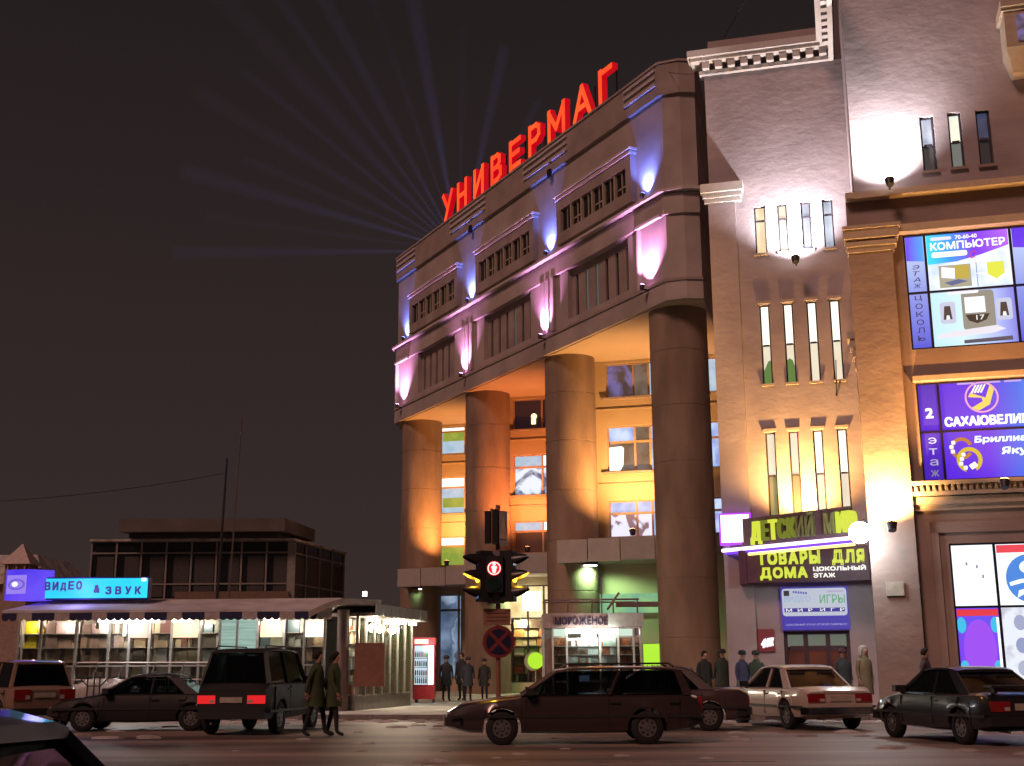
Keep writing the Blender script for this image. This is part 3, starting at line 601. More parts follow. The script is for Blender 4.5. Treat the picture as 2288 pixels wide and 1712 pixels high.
mb.loft([[(2.36 + .30 * math.sin(math.pi * j / n) * math.cos(2 * math.pi * i / 16), -4.62 + .30 * math.sin(math.pi * j / n) * math.sin(2 * math.pi * i / 16), 5.02 - .30 * math.cos(math.pi * j / n)) for i in range(16)] for j in range(n + 1)]); build('globe', mb, emis('globe_glare', (.88, .95, 1.0), 40), GL, smooth=True)
mb = MB(FR); mb.tube([(2.62, -3.96, 5.35), (2.5, -4.3, 5.4), (2.36, -4.62, 5.3)], .03); build('arm', mb, dark, GL)
light('globe_light', 'POINT', FR, (2.2, -4.9, 4.7), (.9, .95, 1.0), 170, GL, None, .3)

# ------------------------------------------------------------------ signs on the right building
def letters(mbfr, text, x0, x1, z0, z1, y, depth, mat, parent, gap=.12, mats=None, rise=0.0, off_=0.03):
    """box letters, one object each, laid out between x0 and x1"""
    ws = []
    for ch in text:
        if ch == ' ': ws.append(.55); continue
        v, f = glyph(ch, .5, 0.0); xs = [p[0] for p in v]; ws.append(max(.18, max(xs) - min(xs)))
    tot = sum(ws) + gap * (len(ws) - 1); k = (x1 - x0) / tot; x = x0
    for i, (ch, wd) in enumerate(zip(text, ws)):
        if ch != ' ':
            zz0 = z0 - (.16 * (z1 - z0) if ch in 'ДЦ' else 0); zz1 = z1 + (.2 * (z1 - z0) if ch == 'Й' else 0)
            m = MB(mbfr); put_text(m, ch, x, x + wd * k, zz0 + rise * (x - x0), zz1 + rise * (x - x0), y, depth, off_); build('letter', m, (mats[i] if mats else mat), parent)
        x += (wd + gap) * k
yel = emis('letter_yellow', lin('dce843'), 0.95); yel2 = emis('letter_olive', lin('9aa52c'), 0.5); unlit = pbr('letter_unlit', (0.25, 0.26, 0.1), .6); whl = emis('letter_white', lin('fbf6ee'), 1.1)
maroon = pbr('sign_board_maroon', (0.10, 0.035, 0.06), .5)
# slanting toy-shop sign: box, letters and two neon rails
ang = -50.0 - 0.0
FS = FR @ Matrix.Translation((-1.8, -.05, 0)) @ Matrix.Rotation(R_(-35), 4, 'Z')
TS = thing('toy_shop_sign', 'slanting sign of fat yellow letters over violet neon rails above the shop door', 'sign', at(FS, 0, 0, 5.0))
mb = MB(FS); mb.box(.15, 4.75, .05, .16, 5.05, 6.0); build('board', mb, pbr('sign_board_dim', (0.14, 0.09, 0.10), .6), TS)
letters(FS, 'ДЕТСКИЙ МИР', 1.16, 4.95, 5.24, 5.86, .04, .12, yel, TS, .1, [yel, yel2, yel, yel2, yel2, unlit, unlit, unlit, unlit, yel, yel], off_=.04)
viol = emis('neon_violet', lin('d28cff'), 2.2); viol2 = emis('neon_violet_deep', lin('6a2cff'), 1.6)
mb = MB(FS); mb.cyl((0, -.06, 5.05), (4.9, -.06, 5.05), .055); build('neon_rail', mb, emis('neon_core', lin('f3d8ff'), 2.6), TS)
mb = MB(FS); mb.box(0, 4.9, -.03, .03, 4.92, 4.99); build('neon_rail', mb, viol2, TS)
mb = MB(FS); mb.cyl((1.0, .0, 4.87), (4.9, .0, 4.87), .045); build('neon_rail', mb, emis('neon_yellow', lin('ffe27a'), 2.2), TS)
o = thing('glow_box', 'glowing pink square light box at the left end of the slanting shop sign', 'sign', at(FR, -1.4, -.2, 5.2))
mb = MB(FR); mb.box(-1.88, -.88, -.42, -.145, 5.2, 6.2); build('case', mb, emis('box_edge', lin('b23cff'), 1.3), o)
mb = MB(FR); mb.box(-1.82, -1.50, -.45, -.425, 5.27, 6.14); mb.box(-1.48, -.94, -.45, -.425, 5.27, 6.14); build('face', mb, emis('box_face', lin('ffe6ff'), 2.4), o)
HS = thing('homeware_sign', 'maroon sign board with yellow and white letters above the entrance', 'sign', at(FR, .7, -.4, 4.0))
mb = MB(FR); mb.box(-1.05, 2.62, -.62, -.2, 3.98, 5.05); build('board', mb, maroon, HS)
mb = MB(FR); mb.box(-1.30, -1.06, -.60, -.15, 3.95, 5.0); build('board_end', mb, maroon, HS)
letters(FR, 'ТОВАРЫ ДЛЯ', -.72, 2.50, 4.52, 4.93, -.622, .07, yel, HS, .1, off_=.1)
letters(FR, 'ДОМА', -.66, .78, 4.10, 4.44, -.622, .07, yel, HS, .1, off_=.1)
mb = MB(FR); put_text(mb, 'ЦОКОЛЬНЫЙ', .95, 2.52, 4.27, 4.46, -.63, 0, .09); build('lettering', mb, whl, HS)
mb = MB(FR); put_text(mb, 'ЭТАЖ', .95, 1.6, 4.09, 4.23, -.63, 0, .09); build('lettering', mb, whl, HS)
VB = thing('games_banner', 'white and blue banner for video games above the three glass doors', 'banner', at(FR, .9, -.1, 2.55))
def rrect(x0, x1, z0, z1, r, n=5):
    p = []
    for cx, cz, a0 in ((x1 - r, z0 + r, -90), (x1 - r, z1 - r, 0), (x0 + r, z1 - r, 90), (x0 + r, z0 + r, 180)):
        for i in range(n + 1): a = R_(a0 + 90 * i / n); p.append((cx + r * math.cos(a), cz + r * math.sin(a)))
    return p
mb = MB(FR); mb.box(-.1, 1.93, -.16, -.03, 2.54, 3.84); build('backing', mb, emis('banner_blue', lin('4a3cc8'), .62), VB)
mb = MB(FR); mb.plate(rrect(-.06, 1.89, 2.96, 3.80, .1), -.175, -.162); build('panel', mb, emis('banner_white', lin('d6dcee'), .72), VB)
for tx, x0, x1, z0, z1, c in (('ВИДЕО', .0, .8, 3.36, 3.58, 'a9c4e8'), ('ИГРЫ', 1.08, 1.84, 3.34, 3.60, '63b878')):
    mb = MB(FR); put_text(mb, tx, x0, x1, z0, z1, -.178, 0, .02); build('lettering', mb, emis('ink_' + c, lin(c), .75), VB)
mb = MB(FR)
for x in (.0, .35, .7, 1.05, 1.4): mb.box(x, x + .42, -.182, -.176, 3.08, 3.20)
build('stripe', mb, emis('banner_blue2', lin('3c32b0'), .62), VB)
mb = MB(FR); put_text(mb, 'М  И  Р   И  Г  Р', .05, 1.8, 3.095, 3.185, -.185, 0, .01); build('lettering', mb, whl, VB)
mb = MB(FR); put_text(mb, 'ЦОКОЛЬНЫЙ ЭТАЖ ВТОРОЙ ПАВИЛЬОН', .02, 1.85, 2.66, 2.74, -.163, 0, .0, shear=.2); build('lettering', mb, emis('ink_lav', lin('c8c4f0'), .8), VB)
mb = MB(FR)
for k in range(6): mb.box(.28 + k * .075, .335 + k * .075, -.182, -.176, 3.66 - .008 * k, 3.73 - .008 * k)
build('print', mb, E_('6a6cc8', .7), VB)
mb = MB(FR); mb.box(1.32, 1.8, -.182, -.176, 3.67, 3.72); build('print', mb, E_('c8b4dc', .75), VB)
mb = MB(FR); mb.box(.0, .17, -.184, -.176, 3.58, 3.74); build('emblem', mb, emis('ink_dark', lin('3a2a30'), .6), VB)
RD = thing('red_notice', 'small red notice with white scrawled writing left of the doors', 'sign', at(FR, -.62, -.05, 1.95))
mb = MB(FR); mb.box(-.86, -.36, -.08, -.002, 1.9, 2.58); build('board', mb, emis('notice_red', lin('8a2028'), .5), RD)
mb = MB(FR)
for i, x in enumerate((-.78, -.68, -.58, -.5)): put_text(mb, '4ИЖЖ'[i], x, x + .13, 2.0 + .02 * i, 2.28 + .015 * i, -.085, 0, .06, shear=.3)
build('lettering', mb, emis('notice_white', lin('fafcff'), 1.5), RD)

# backlit ad windows -------------------------------------------------------
def grad(name, stops, s, axis=2, lo=0.0, hi=1.0):
    """print with a colour gradient across the sheet (object axes)"""
    if name in MATS: return MATS[name]
    m = bpy.data.materials.new(name); m.use_nodes = True; n = m.node_tree; b = n.nodes['Principled BSDF']
    b.inputs['Base Color'].default_value = (.03, .03, .03, 1); b.inputs['Roughness'].default_value = .15; b.inputs['Emission Strength'].default_value = s
    t = n.nodes.new('ShaderNodeTexCoord'); sp = n.nodes.new('ShaderNodeSeparateXYZ'); mr = n.nodes.new('ShaderNodeMapRange'); rp = n.nodes.new('ShaderNodeValToRGB')
    mr.inputs[1].default_value = lo; mr.inputs[2].default_value = hi
    n.links.new(t.outputs['Object'], sp.inputs[0]); n.links.new(sp.outputs[axis], mr.inputs[0]); n.links.new(mr.outputs[0], rp.inputs[0]); n.links.new(rp.outputs[0], b.inputs['Emission Color'])
    e = rp.color_ramp.elements
    while len(e) < len(stops): e.new(.5)
    for i, (p, c) in enumerate(stops): e[i].position = p; e[i].color = (*lin(c), 1)
    MATS[name] = m; return m
def ad(name, label, x0, z0):
    return thing(name, label, 'advertisement', at(FR, x0, -3.9, z0))
def flat(o, poly, y, mat, nm='print'):
    mb = MB(FR); mb.plate(poly, y, y - .004 * 1.0); return build(nm, mb, mat, o)
def rect(x0, x1, z0, z1): return [(x0, z0), (x1, z0), (x1, z1), (x0, z1)]
def bars(o, xs, zs, x0, x1, z0, z1, y=-3.93):
    mb = MB(FR)
    for x in xs: mb.box(x - .035, x + .035, y - .02, y + .06, z0, z1)
    for z in zs: mb.box(x0, x1, y - .016, y + .05, z - .03, z + .03)
    mb.box(x0, x1, y - .03, y + .06, z1 - .05, z1); mb.box(x0, x1, y - .03, y + .06, z0, z0 + .04); mb.box(x0, x0 + .05, y - .033, y + .055, z0 + .04, z1 - .05); mb.box(x1 - .05, x1, y - .033, y + .055, z0 + .04, z1 - .05)
    build('frame', mb, pbr('ad_frame', (.012, .008, .03), .4), o)
Y = -3.88
# upper window: computers
A1 = ad('computer_ad_window', 'backlit window ad with computers and a yellow arrow, upper of the two', 6.0, 10.26)
x0, x1, z0, z1 = P1
def panel(o, a, b, c, d, mat): mb = MB(FR); mb.box(a + .01, b - .01, Y, Y + .03, c + .01, d - .01); return build('panel', mb, mat, o)
lav = grad('ad_lav', [(0, '5a5ad8'), (.45, '8f98e8'), (1, 'cfe0ff')], 1.05, 2, 0.0, 3.46)
cy = grad('ad_cyan', [(0, 'c8f0ff'), (.35, 'd8f6ff'), (.7, 'b8c4ff'), (1, '6a58d8')], 1.05, 0, -1.3, 1.3)
panel(A1, x0, 4.75, z0, 11.95, lav); panel(A1, x0, 4.75, 11.95, z1, lav); panel(A1, 4.75, 7.08, z0, 11.95, cy); panel(A1, 4.75, 7.08, 11.95, z1, emis('ad_white', lin('f4f8ff'), 1.2, lin('c8d8ff'), 1.6)); panel(A1, 7.08, x1, z0, 11.95, lav); panel(A1, 7.08, x1, 11.95, z1, lav)
vb = grad('ad_violet_cyan', [(0, '3fe6ff'), (.28, '3c9cff'), (.55, '7a3cff'), (1, 'c06cff')], 1.15, 0, -1.3, 1.2)
flat(A1, [(4.8, 12.78), (5.6, 12.82), (6.3, 12.98), (7.03, 13.2), (7.03, 13.68), (4.8, 13.68)], Y - .004, vb)
flat(A1, [(4.22, 12.95), (4.7, 12.9), (4.7, 13.68), (4.22, 13.68)], Y - .004, grad('ad_violet2', [(0, '7a3cff'), (1, '4fa8ff')], 1.1, 0, -1.8, -1.3))
flat(A1, [(7.14, 13.1), (8.1, 13.0), (8.1, 13.68), (7.14, 13.68)], Y - .004, E_('6a3cf0', 1.0))
for tx, a, b, c, d, col in (('70-60-40', 5.6, 6.2, 13.49, 13.61, 'f4f0ff'), ('КОМПЬЮТЕР', 4.9, 6.95, 13.2, 13.44, 'ffffff')):
    mb = MB(FR); put_text(mb, tx, a, b, c, d, Y - .012, 0, .06, rise=.0); build('lettering', mb, E_(col, 1.3), A1)
flat(A1, rrect(4.92, 5.5, 13.5, 13.6, .04), Y - .01, E_('e8e4ff', 1.1)); flat(A1, rrect(4.92, 5.9, 12.98, 13.14, .06), Y - .01, E_('ffffff', 1.2))
mb = MB(FR); put_text(mb, 'С', 5.95, 6.15, 12.88, 13.1, Y - .016, 0, .02, shear=.3); build('lettering', mb, E_('d83a5a', 1.0), A1)
flat(A1, rect(5.08, 5.95, 12.05, 12.72), Y - .004, E_('b9b49a', .9), 'picture'); flat(A1, rect(5.5, 5.9, 12.3, 12.7), Y - .008, E_('d0b850', .9), 'picture'); flat(A1, [(5.14, 12.36), (5.5, 12.3), (5.52, 12.62), (5.16, 12.68)], Y - .012, E_('f4f4ff', 1.2), 'picture'); flat(A1, [(5.2, 12.2), (5.6, 12.28), (5.85, 12.2), (5.4, 12.1)], Y - .012, E_('7078a8', .8), 'picture')
flat(A1, rect(6.1, 6.12, 12.02, 12.75), Y - .006, E_('8088b8', .8))
flat(A1, [(6.4, 12.72), (6.86, 12.72), (6.86, 12.36), (6.98, 12.36), (6.62, 12.1), (6.3, 12.36), (6.4, 12.36)], Y - .006, E_('e4e84c', 1.05), 'arrow')
flat(A1, [(6.05, 12.42), (6.3, 12.36), (6.62, 12.1), (6.98, 12.36), (7.0, 12.46), (6.62, 12.2), (6.32, 12.42)], Y - .01, E_('ffffff', 1.2), 'arrow_edge')
flat(A1, rrect(5.62, 6.5, 10.75, 11.9, .1), Y - .005, E_('a8a294', .8), 'monitor'); flat(A1, rect(5.7, 6.25, 11.25, 11.72), Y - .009, E_('f2f4ff', 1.15), 'screen'); flat(A1, [(5.7, 11.2), (6.35, 11.2), (6.25, 11.02), (6.0, 10.93), (5.78, 11.02)], Y - .009, E_('4a4038', .6), 'monitor_foot')
mb = MB(FR); put_text(mb, '17', 5.98, 6.2, 11.03, 11.17, Y - .014, 0, .02); build('lettering', mb, E_('f4f4f4', 1.1), A1)
for a in (5.1, 6.62):
    flat(A1, rrect(a - .08, a + .34, 10.98, 11.62, .08), Y - .005, E_('ccd0e8', 1.0), 'speaker'); flat(A1, [(a, 11.1), (a + .24, 11.1), (a + .2, 11.5), (a + .04, 11.5)], Y - .009, E_('5a4e4c', .6), 'speaker_cone'); flat(A1, [(a + .07, 11.1), (a + .18, 11.1), (a + .16, 11.22), (a + .09, 11.22)], Y - .013, E_('f4f4ff', 1.1), 'speaker_cone')
flat(A1, [(4.9, 10.55), (6.4, 10.62), (6.75, 10.72), (6.5, 10.84), (5.3, 10.74), (4.9, 10.66)], Y - .006, E_('e6e2ec', 1.1), 'keyboard'); flat(A1, [(5.6, 10.36), (6.9, 10.38), (6.9, 10.5), (5.6, 10.46)], Y - .008, E_('6a6474', .7), 'keyboard')
flat(A1, rrect(5.25, 6.1, 11.83, 11.93, .04), Y - .007, E_('f0f0ff', 1.1), 'monitor_base')
for i, ch in enumerate('ЦОКОЛЬ'):
    mb = MB(FR); put_text(mb, ch, 4.36, 4.56, 11.72 - i * .24, 11.88 - i * .24, Y - .006, 0, .01); build('lettering', mb, E_('3c4270', .6), A1)
for i, ch in enumerate('ЭТАЖ'):
    mb = MB(FR); put_text(mb, ch, 4.36, 4.56, 12.68 - i * .19, 12.81 - i * .19, Y - .006, 0, .01, shear=.2); build('lettering', mb, E_('3c4270', .6), A1)
bars(A1, [4.75, 7.08], [11.95], x0, x1, z0, z1)
# lower window: jewellery
A2 = ad('jewellery_ad_window', 'violet backlit window ad with gold rings and round gold emblem, lower of the two', 6.0, 6.45)
x0, x1, z0, z1 = P2
v1 = grad('ad_jewel', [(0, '5a28e8'), (.45, '6a30f0'), (.75, '4a74f4'), (1, '48a8ff')], .95, 0, -1.3, 1.6)
v2 = grad('ad_jewel_side', [(0, '4a24c0'), (.6, '6428e8'), (1, '4a28c8')], .85, 2, 0, 2.8)
panel(A2, x0, 4.77, z0, 7.85, v2); panel(A2, x0, 4.77, 7.85, z1, v2); panel(A2, 4.77, x1, z0, 7.85, v1); panel(A2, 4.77, x1, 7.85, z1, v1)
def ringpoly(cx, cz, r0, r1, a0=0, a1=360, n=36, sq=1.0):
    o = [(cx + r1 * math.cos(R_(a0 + (a1 - a0) * i / n)), cz + sq * r1 * math.sin(R_(a0 + (a1 - a0) * i / n))) for i in range(n + 1)]
    i_ = [(cx + r0 * math.cos(R_(a0 + (a1 - a0) * i / n)), cz + sq * r0 * math.sin(R_(a0 + (a1 - a0) * i / n))) for i in range(n + 1)]
    return o, i_
def ring(o, cx, cz, r0, r1, y, mat, nm='emblem_ring', a0=0, a1=360, sq=1.0):
    a, b = ringpoly(cx, cz, r0, r1, a0, a1, 36, sq); mb = MB(FR)
    for i in range(36): mb.plate([b[i], a[i], a[i + 1], b[i + 1]], y, y - .004)
    return build(nm, mb, mat, o)
ex, ez = 5.92, 8.78
ring(A2, ex, ez, .40, .45, Y - .006, E_('f0a8d0', 1.0))
flat(A2, [(ex - .36, ez + .02), (ex - .3, ez + .14), (ex + .1, ez - .02), (ex + .24, ez + .34), (ex + .34, ez + .2), (ex + .2, ez - .22), (ex - .1, ez - .38), (ex - .3, ez - .3), (ex + .02, ez - .12), (ex + .0, ez - .02)], Y - .006, E_('f0d060', 1.1), 'emblem')
for i in range(4): flat(A2, [(ex - .28 + i * .08, ez + .14), (ex - .23 + i * .08, ez + .12), (ex - .1 + i * .08, ez + .36), (ex - .15 + i * .08, ez + .36)], Y - .008, E_('fff6e0', 1.1), 'emblem')
mb = MB(FR); put_text(mb, 'САХАЮВЕЛИР', 4.88, 7.1, 7.98, 8.26, Y - .008, 0, .09); build('lettering', mb, E_('f8fbff', 1.5), A2)
mb = MB(FR); put_text(mb, '2', 4.38, 4.60, 8.25, 8.55, Y - .008, 0, .1); build('lettering', mb, E_('f6f0ff', 1.3), A2)
for i, ch in enumerate('этаж'):
    mb = MB(FR); put_text(mb, ch, 4.40, 4.62, 7.52 - i * .31, 7.70 - i * .31, Y - .006, 0, .02); build('lettering', mb, E_(['f4f0ff', 'd8d0f0', 'b0a8c8', '8c84a4'][i], 1.0), A2)
mb = MB(FR); put_text(mb, 'Бриллианты', 5.62, 7.6, 7.44, 7.68, Y - .006, 0, .08, shear=.1); build('lettering', mb, E_('dcf4ff', 1.3), A2)
mb = MB(FR); put_text(mb, 'Якутии', 6.3, 7.6, 7.08, 7.34, Y - .006, 0, .08, shear=.1); build('lettering', mb, E_('dcf4ff', 1.3), A2)
for cx, cz, r, a0, a1, col in ((5.27, 7.35, .30, 20, 330, 'b87830'), (5.45, 7.02, .34, -60, 250, 'd8c02c')):
    ring(A2, cx, cz, r * .68, r, Y - .007 - .004 * (cx > 5.3), E_(col, .9), 'gold_ring', a0, a1, 1.05)
for px, pz in ((5.0, 7.4), (5.06, 7.52), (5.03, 7.27), (5.25, 7.05), (5.22, 6.92), (5.3, 7.17), (5.33, 6.8)): flat(A2, rrect(px - .055, px + .055, pz - .055, pz + .055, .03), Y - .016, E_('eaf0ee', 1.1), 'gemstone')
flat(A2, [(5.5, 6.74), (5.66, 6.84), (5.58, 6.96), (5.42, 6.86)], Y - .016, E_('ffffff', 1.4), 'gemstone')
for a, b in ((5.3, 5.75), (5.82, 6.45), (6.55, 7.0)): flat(A2, rect(a, b, 9.17, 9.22), Y - .006, E_('c8a8f0', 1.0), 'tube')
bars(A2, [4.77], [7.85], x0, x1, z0, z1)
# street-level shop window
A3 = ad('shop_poster_window', 'street-level shop window with four bright posters, two of them red-headed', 6.3, 1.0)
x0, x1, z0, z1 = P3
pwht = emis('poster_white', lin('f8fffa'), 1.25, lin('e8f4ff'), 1.5); pvio = emis('poster_violet', lin('8a3cf4'), .95, lin('5a5cff'), .9)
panel(A3, x0, 5.86, 2.98, z1, pwht); panel(A3, 5.86, x1, 2.98, z1, pwht); panel(A3, x0, 5.86, z0, 2.98, pvio); panel(A3, 5.86, x1, z0, 2.98, emis('poster_white2', lin('e8eef8'), 1.05, lin('b8b4c8'), 1.2, .5, .62))
flat(A3, rect(4.76, 5.82, 2.74, 2.92), Y - .005, E_('e83a48', 1.0), 'poster_header'); flat(A3, rect(5.92, 7.9, 4.42, 4.63), Y - .005, E_('f04a58', 1.0), 'poster_header')
a_, _ = ringpoly(6.72, 3.72, 0, .62, 0, 360, 30, 1.05); flat(A3, a_[:-1], Y - .006, E_('4f8fe8', .95), 'poster_disc')
a_, _ = ringpoly(6.8, 4.02, 0, .34, 0, 360, 20, .62); flat(A3, a_[:-1], Y - .01, E_('eefaff', 1.15), 'poster_motif'); a_, _ = ringpoly(6.82, 4.0, 0, .18, 0, 360, 16, .5); flat(A3, a_[:-1], Y - .014, E_('4f9fe8', .95), 'poster_motif')
mb = MB(FR); mb.plate([(6.2, 3.52), (6.5, 3.6), (6.9, 3.62), (7.2, 3.72), (7.2, 3.82), (6.85, 3.74), (6.45, 3.7), (6.18, 3.62)], Y - .016, Y - .012); mb.plate([(6.35, 3.2), (6.6, 3.34), (7.1, 3.36), (7.1, 3.46), (6.7, 3.48), (6.4, 3.4)], Y - .016, Y - .012); build('poster_motif', mb, E_('f4f8ff', 1.2), A3)
a_, _ = ringpoly(5.29, 1.85, 0, .42, 0, 360, 28, 1.9); flat(A3, a_[:-1], Y - .006, E_('a050f4', 1.0), 'poster_motif')
for px, pz in ((4.86, 2.5), (5.72, 2.5), (4.86, 1.35), (5.72, 1.35)):
    a_, _ = ringpoly(px, pz, 0, .12, 0, 360, 14, 1.8); flat(A3, a_[:-1], Y - .01, E_('40c8f0', .95), 'poster_corner')
flat(A3, rect(5.76, 5.82, 1.05, 2.7), Y - .012, E_('fbf4ff', 1.5), 'tube')
for i in range(5): a_, _ = ringpoly(6.35 + .3 * (i % 2), 1.35 + i * .3, 0, .16, 0, 360, 12, 1.3); flat(A3, a_[:-1], Y - .006 - .001 * i, E_(['b8bcd4', 'cfc4c0', '9aa4cc', 'd8d0d8', 'a8b0d0'][i], .95), 'poster_motif')
for px, pz in ((5.1, 4.1), (5.36, 4.02), (5.5, 3.75)): flat(A3, rect(px, px + .05, pz, pz + .09), Y - .005, E_('9aa4b4', .8), 'poster_motif')
bars(A3, [5.86], [2.98], x0, x1, z0, z1)

def shelves(fr, x0, x1, y0, z0, z1, rows, size, mat, parent, back, fill=.97, dep=.17):
    """display shelves full of small goods standing behind a pane"""
    mb = MB(fr); mb.box(x0, x1, y0 + dep + .02, y0 + dep + .06, z0, z1); build('display_back', mb, back, parent)
    ms = MB(fr); mg = MB(fr); dz = (z1 - z0) / rows
    for r in range(rows):
        zz = z0 + r * dz; ms.box(x0, x1, y0, y0 + dep, zz, zz + .02); x = x0 + .02
        while x < x1 - size * .6:
            wd = size * random.choice((.5, .8, 1.2, 1.6, 2.6, 3.4)); ht = dz * (random.uniform(.3, .92) if wd < size * 2 else random.uniform(.6, .95))
            if x + wd > x1: break
            if random.random() < fill:
                y = y0 + random.uniform(.03, .12); mg.box(x, x + wd * .93, y, y + .12, zz + .021, zz + .021 + ht)
            x += wd
    build('shelf', ms, pbr('shelf_board', (.45, .42, .38), .6), parent); o = build('goods', mg, mat, parent); o['kind'] = 'stuff'
cpane = glass('shop_glass', (.90, .92, .90), .9)
shelves(FI, -17.9, -14.4, 66.75, .7, 4.1, 7, .24, wares('wares_warm', ['f4e0b0', 'e8a868', 'c86040', 'f8f0d8', '88a050', 'd89878', '5a4840']), LB, pbr('display_warm', (.7, .55, .36), .8))
light('inside_light', 'POINT', FI, (-17.2, 66.45, 3.9), (1, .82, .5), 110, LB, None, .08); light('inside_light', 'POINT', FI, (-15.6, 66.45, 3.9), (1, .82, .5), 110, LB, None, .08)
# ------------------------------------------------------------------ kiosk row on the left
KZ = .15
KS = thing('market_pavilion', 'long low glazed market pavilion with snowy roof and scalloped awning', 'kiosk', at(W0, -10.5, 40, KZ))
kx0, kx1 = -15.9, -6.0
bord = pbr('kiosk_panel', (0.22, 0.19, 0.17), .7); alum = pbr('aluminium_frame', (0.42, 0.40, 0.37), .4, metal=.5)
mb = MB(); mb.box(kx0, kx1, 40.12, 44.5, KZ, .75); build('plinth', mb, bord, KS)
mb = MB(); mb.box(kx0, kx1, 44.3, 44.5, .75, 3.2); mb.box(kx0, kx0 + .1, 40.2, 44.3, .75, 3.2); build('rear_wall', mb, bord, KS)
g_a = goods('kiosk_goods_pink', [lin('8a5a50'), lin('a87a60'), lin('b08a78'), lin('7a4a40'), lin('8f7a70'), lin('a06048'), lin('6a5a58')], 1.0, (9, 1, 6))
g_b = goods('kiosk_goods_grey', [lin('7f8478'), lin('8f9488'), lin('6a6e66'), lin('a0a69a'), lin('70685e')], 1.0, (7, 1, 6))
g_c = goods('kiosk_goods_brown', [lin('7a5a40'), lin('8a6a48'), lin('5a4434'), lin('97764e'), lin('6a5a5a')], 1.0, (8, 1, 7))
g_y = goods('kiosk_goods_yellow', [lin('b0a020'), lin('7a5a18'), lin('a08820'), lin('5a3a18')], .5, (6, 1, 5))
g_w = goods('kiosk_goods_bright', [lin('fff0d0'), lin('ffe2b8'), lin('f4f0e8'), lin('e8c090'), lin('ffffff')], 1.3, (5, 1, 4))
blind = emis('lit_blind', lin('b6d4c8'), .72, lin('92b8ac'), 3.0, stretch=(.3, 1, 6))
WR = {'kiosk_goods_pink': wares('wares_pink', ['b89888', 'd8c0b0', '8a7068', 'c8a890', '8a8690', 'e8dcd0', 'a07860', 'c8c8c4', 'd8b8b8']), 'kiosk_goods_grey': wares('wares_grey', ['8f9488', 'c8ccc0', '5a6a70', 'a8aa98', '70685e', 'd8d0c0']),
      'kiosk_goods_brown': wares('wares_brown', ['a08a70', 'c8b090', '6a5a50', 'd8c8a8', '8a6058', '788098', 'd8d4c8', 'e8e4e0']), 'kiosk_goods_yellow': wares('wares_yellow', ['d8c428', 'a07018', 'e8d860', '5a3a18']),
      'kiosk_goods_bright': wares('wares_bright', ['f4e8d0', 'e8c090', 'f0f0f0', 'd08060', '6088b0', 'f8f4e0'])}
edges = [-15.85, -15.15, -14.0, -12.95, -12.3, -11.65, -10.95, -10.05, -9.4, -8.85, -8.2, -7.35, -6.7, -6.05]
mats = [g_y, g_a, g_a, g_a, g_c, g_c, g_c, g_b, blind, blind, g_b, g_b, g_c]
mb = MB()
for i, x in enumerate(edges):
    mb = MB(); mb.box(x - .035, x + .035, 40.08, 40.2, .75, 3.05); build('mullion', mb, alum, KS)
for i, (a, b) in enumerate(zip(edges[:-1], edges[1:])):
    isb = mats[i] is blind
    mb = MB(); mb.box(a + .036, b - .036, 40.14, 40.15, .95, 3.03); build('pane', mb, blind if isb else cpane, KS)
    if not isb: shelves(W0, a + .02, b - .02, 40.40, .78, 3.04, 5, .12, WR[mats[i].name], KS, pbr('display_back', (.40, .33, .28), .8))
for x in (-15.4, -14.3, -13.1, -11.9, -10.7, -9.9, -8.0, -7.0, -6.3): light('inside_light', 'POINT', W0, (x, 40.28, 2.9), (1, .82, .68), 26, KS, None, .06)
for i, (a, b) in enumerate(zip(edges[:-1], edges[1:])):
    mb = MB(); mb.box(a + .036, b - .036, 40.06, 40.13, 1.55, 1.6); build('glazing_bar', mb, alum, KS)
mb = MB(); mb.box(kx0, kx1, 40.0, 40.14, .75, .95); build('sill', mb, alum, KS)
for x0, x1, c in ((-12.25, -11.7, 'e8b098'), (-10.9, -10.1, 'f0c8a0'), (-8.1, -7.4, 'ffdcb0'), (-6.65, -6.1, 'fff4dc')):
    mb = MB(); mb.box(x0, x1, 40.05, 40.12, 2.45, 2.95); build('light_panel', mb, emis('kp_' + c, lin(c), 1.4 if c != 'fff4dc' else 2.5), KS)
# sloping snow-covered roof and awning
mb = MB(); mb.loft([[(kx0 - .2, 39.3, 3.22), (kx1 + .3, 39.3, 3.22), (kx1 + .3, 39.3, 3.30), (kx0 - .2, 39.3, 3.30)], [(kx0 + .5, 41.2, 3.62), (kx1 + .3, 41.2, 3.66), (kx1 + .3, 41.2, 3.74), (kx0 + .5, 41.2, 3.70)], [(kx0 + .5, 44.6, 3.7), (kx1 + .3, 44.6, 3.7), (kx1 + .3, 44.6, 3.8), (kx0 + .5, 44.6, 3.8)]]); build('roof', mb, pbr('roof_snow', (.62, .60, .60), .85, col2=(.4, .38, .38), scale=1.2, bump=.3, bscale=3), KS)
navy = pbr('awning_navy', (.02, .02, .07), .8); awn = pbr('awning_white', (.45, .40, .38), .8)
nsc = 44; sw = (kx1 + .3 - kx0 + .2) / nsc
for i in range(nsc):
    x = kx0 - .2 + i * sw; mb = MB(); p = [(x, 3.21), (x, 3.05)] + [(x + sw * (.5 - .5 * math.cos(math.pi * k / 6)), 3.05 - .09 * math.sin(math.pi * k / 6)) for k in range(1, 6)] + [(x + sw, 3.05), (x + sw, 3.21)]
    mb.plate(p, 39.27, 39.285); build('awning_scallop', mb, navy if (i * 7) % 5 in (0, 2, 3) else awn, KS)
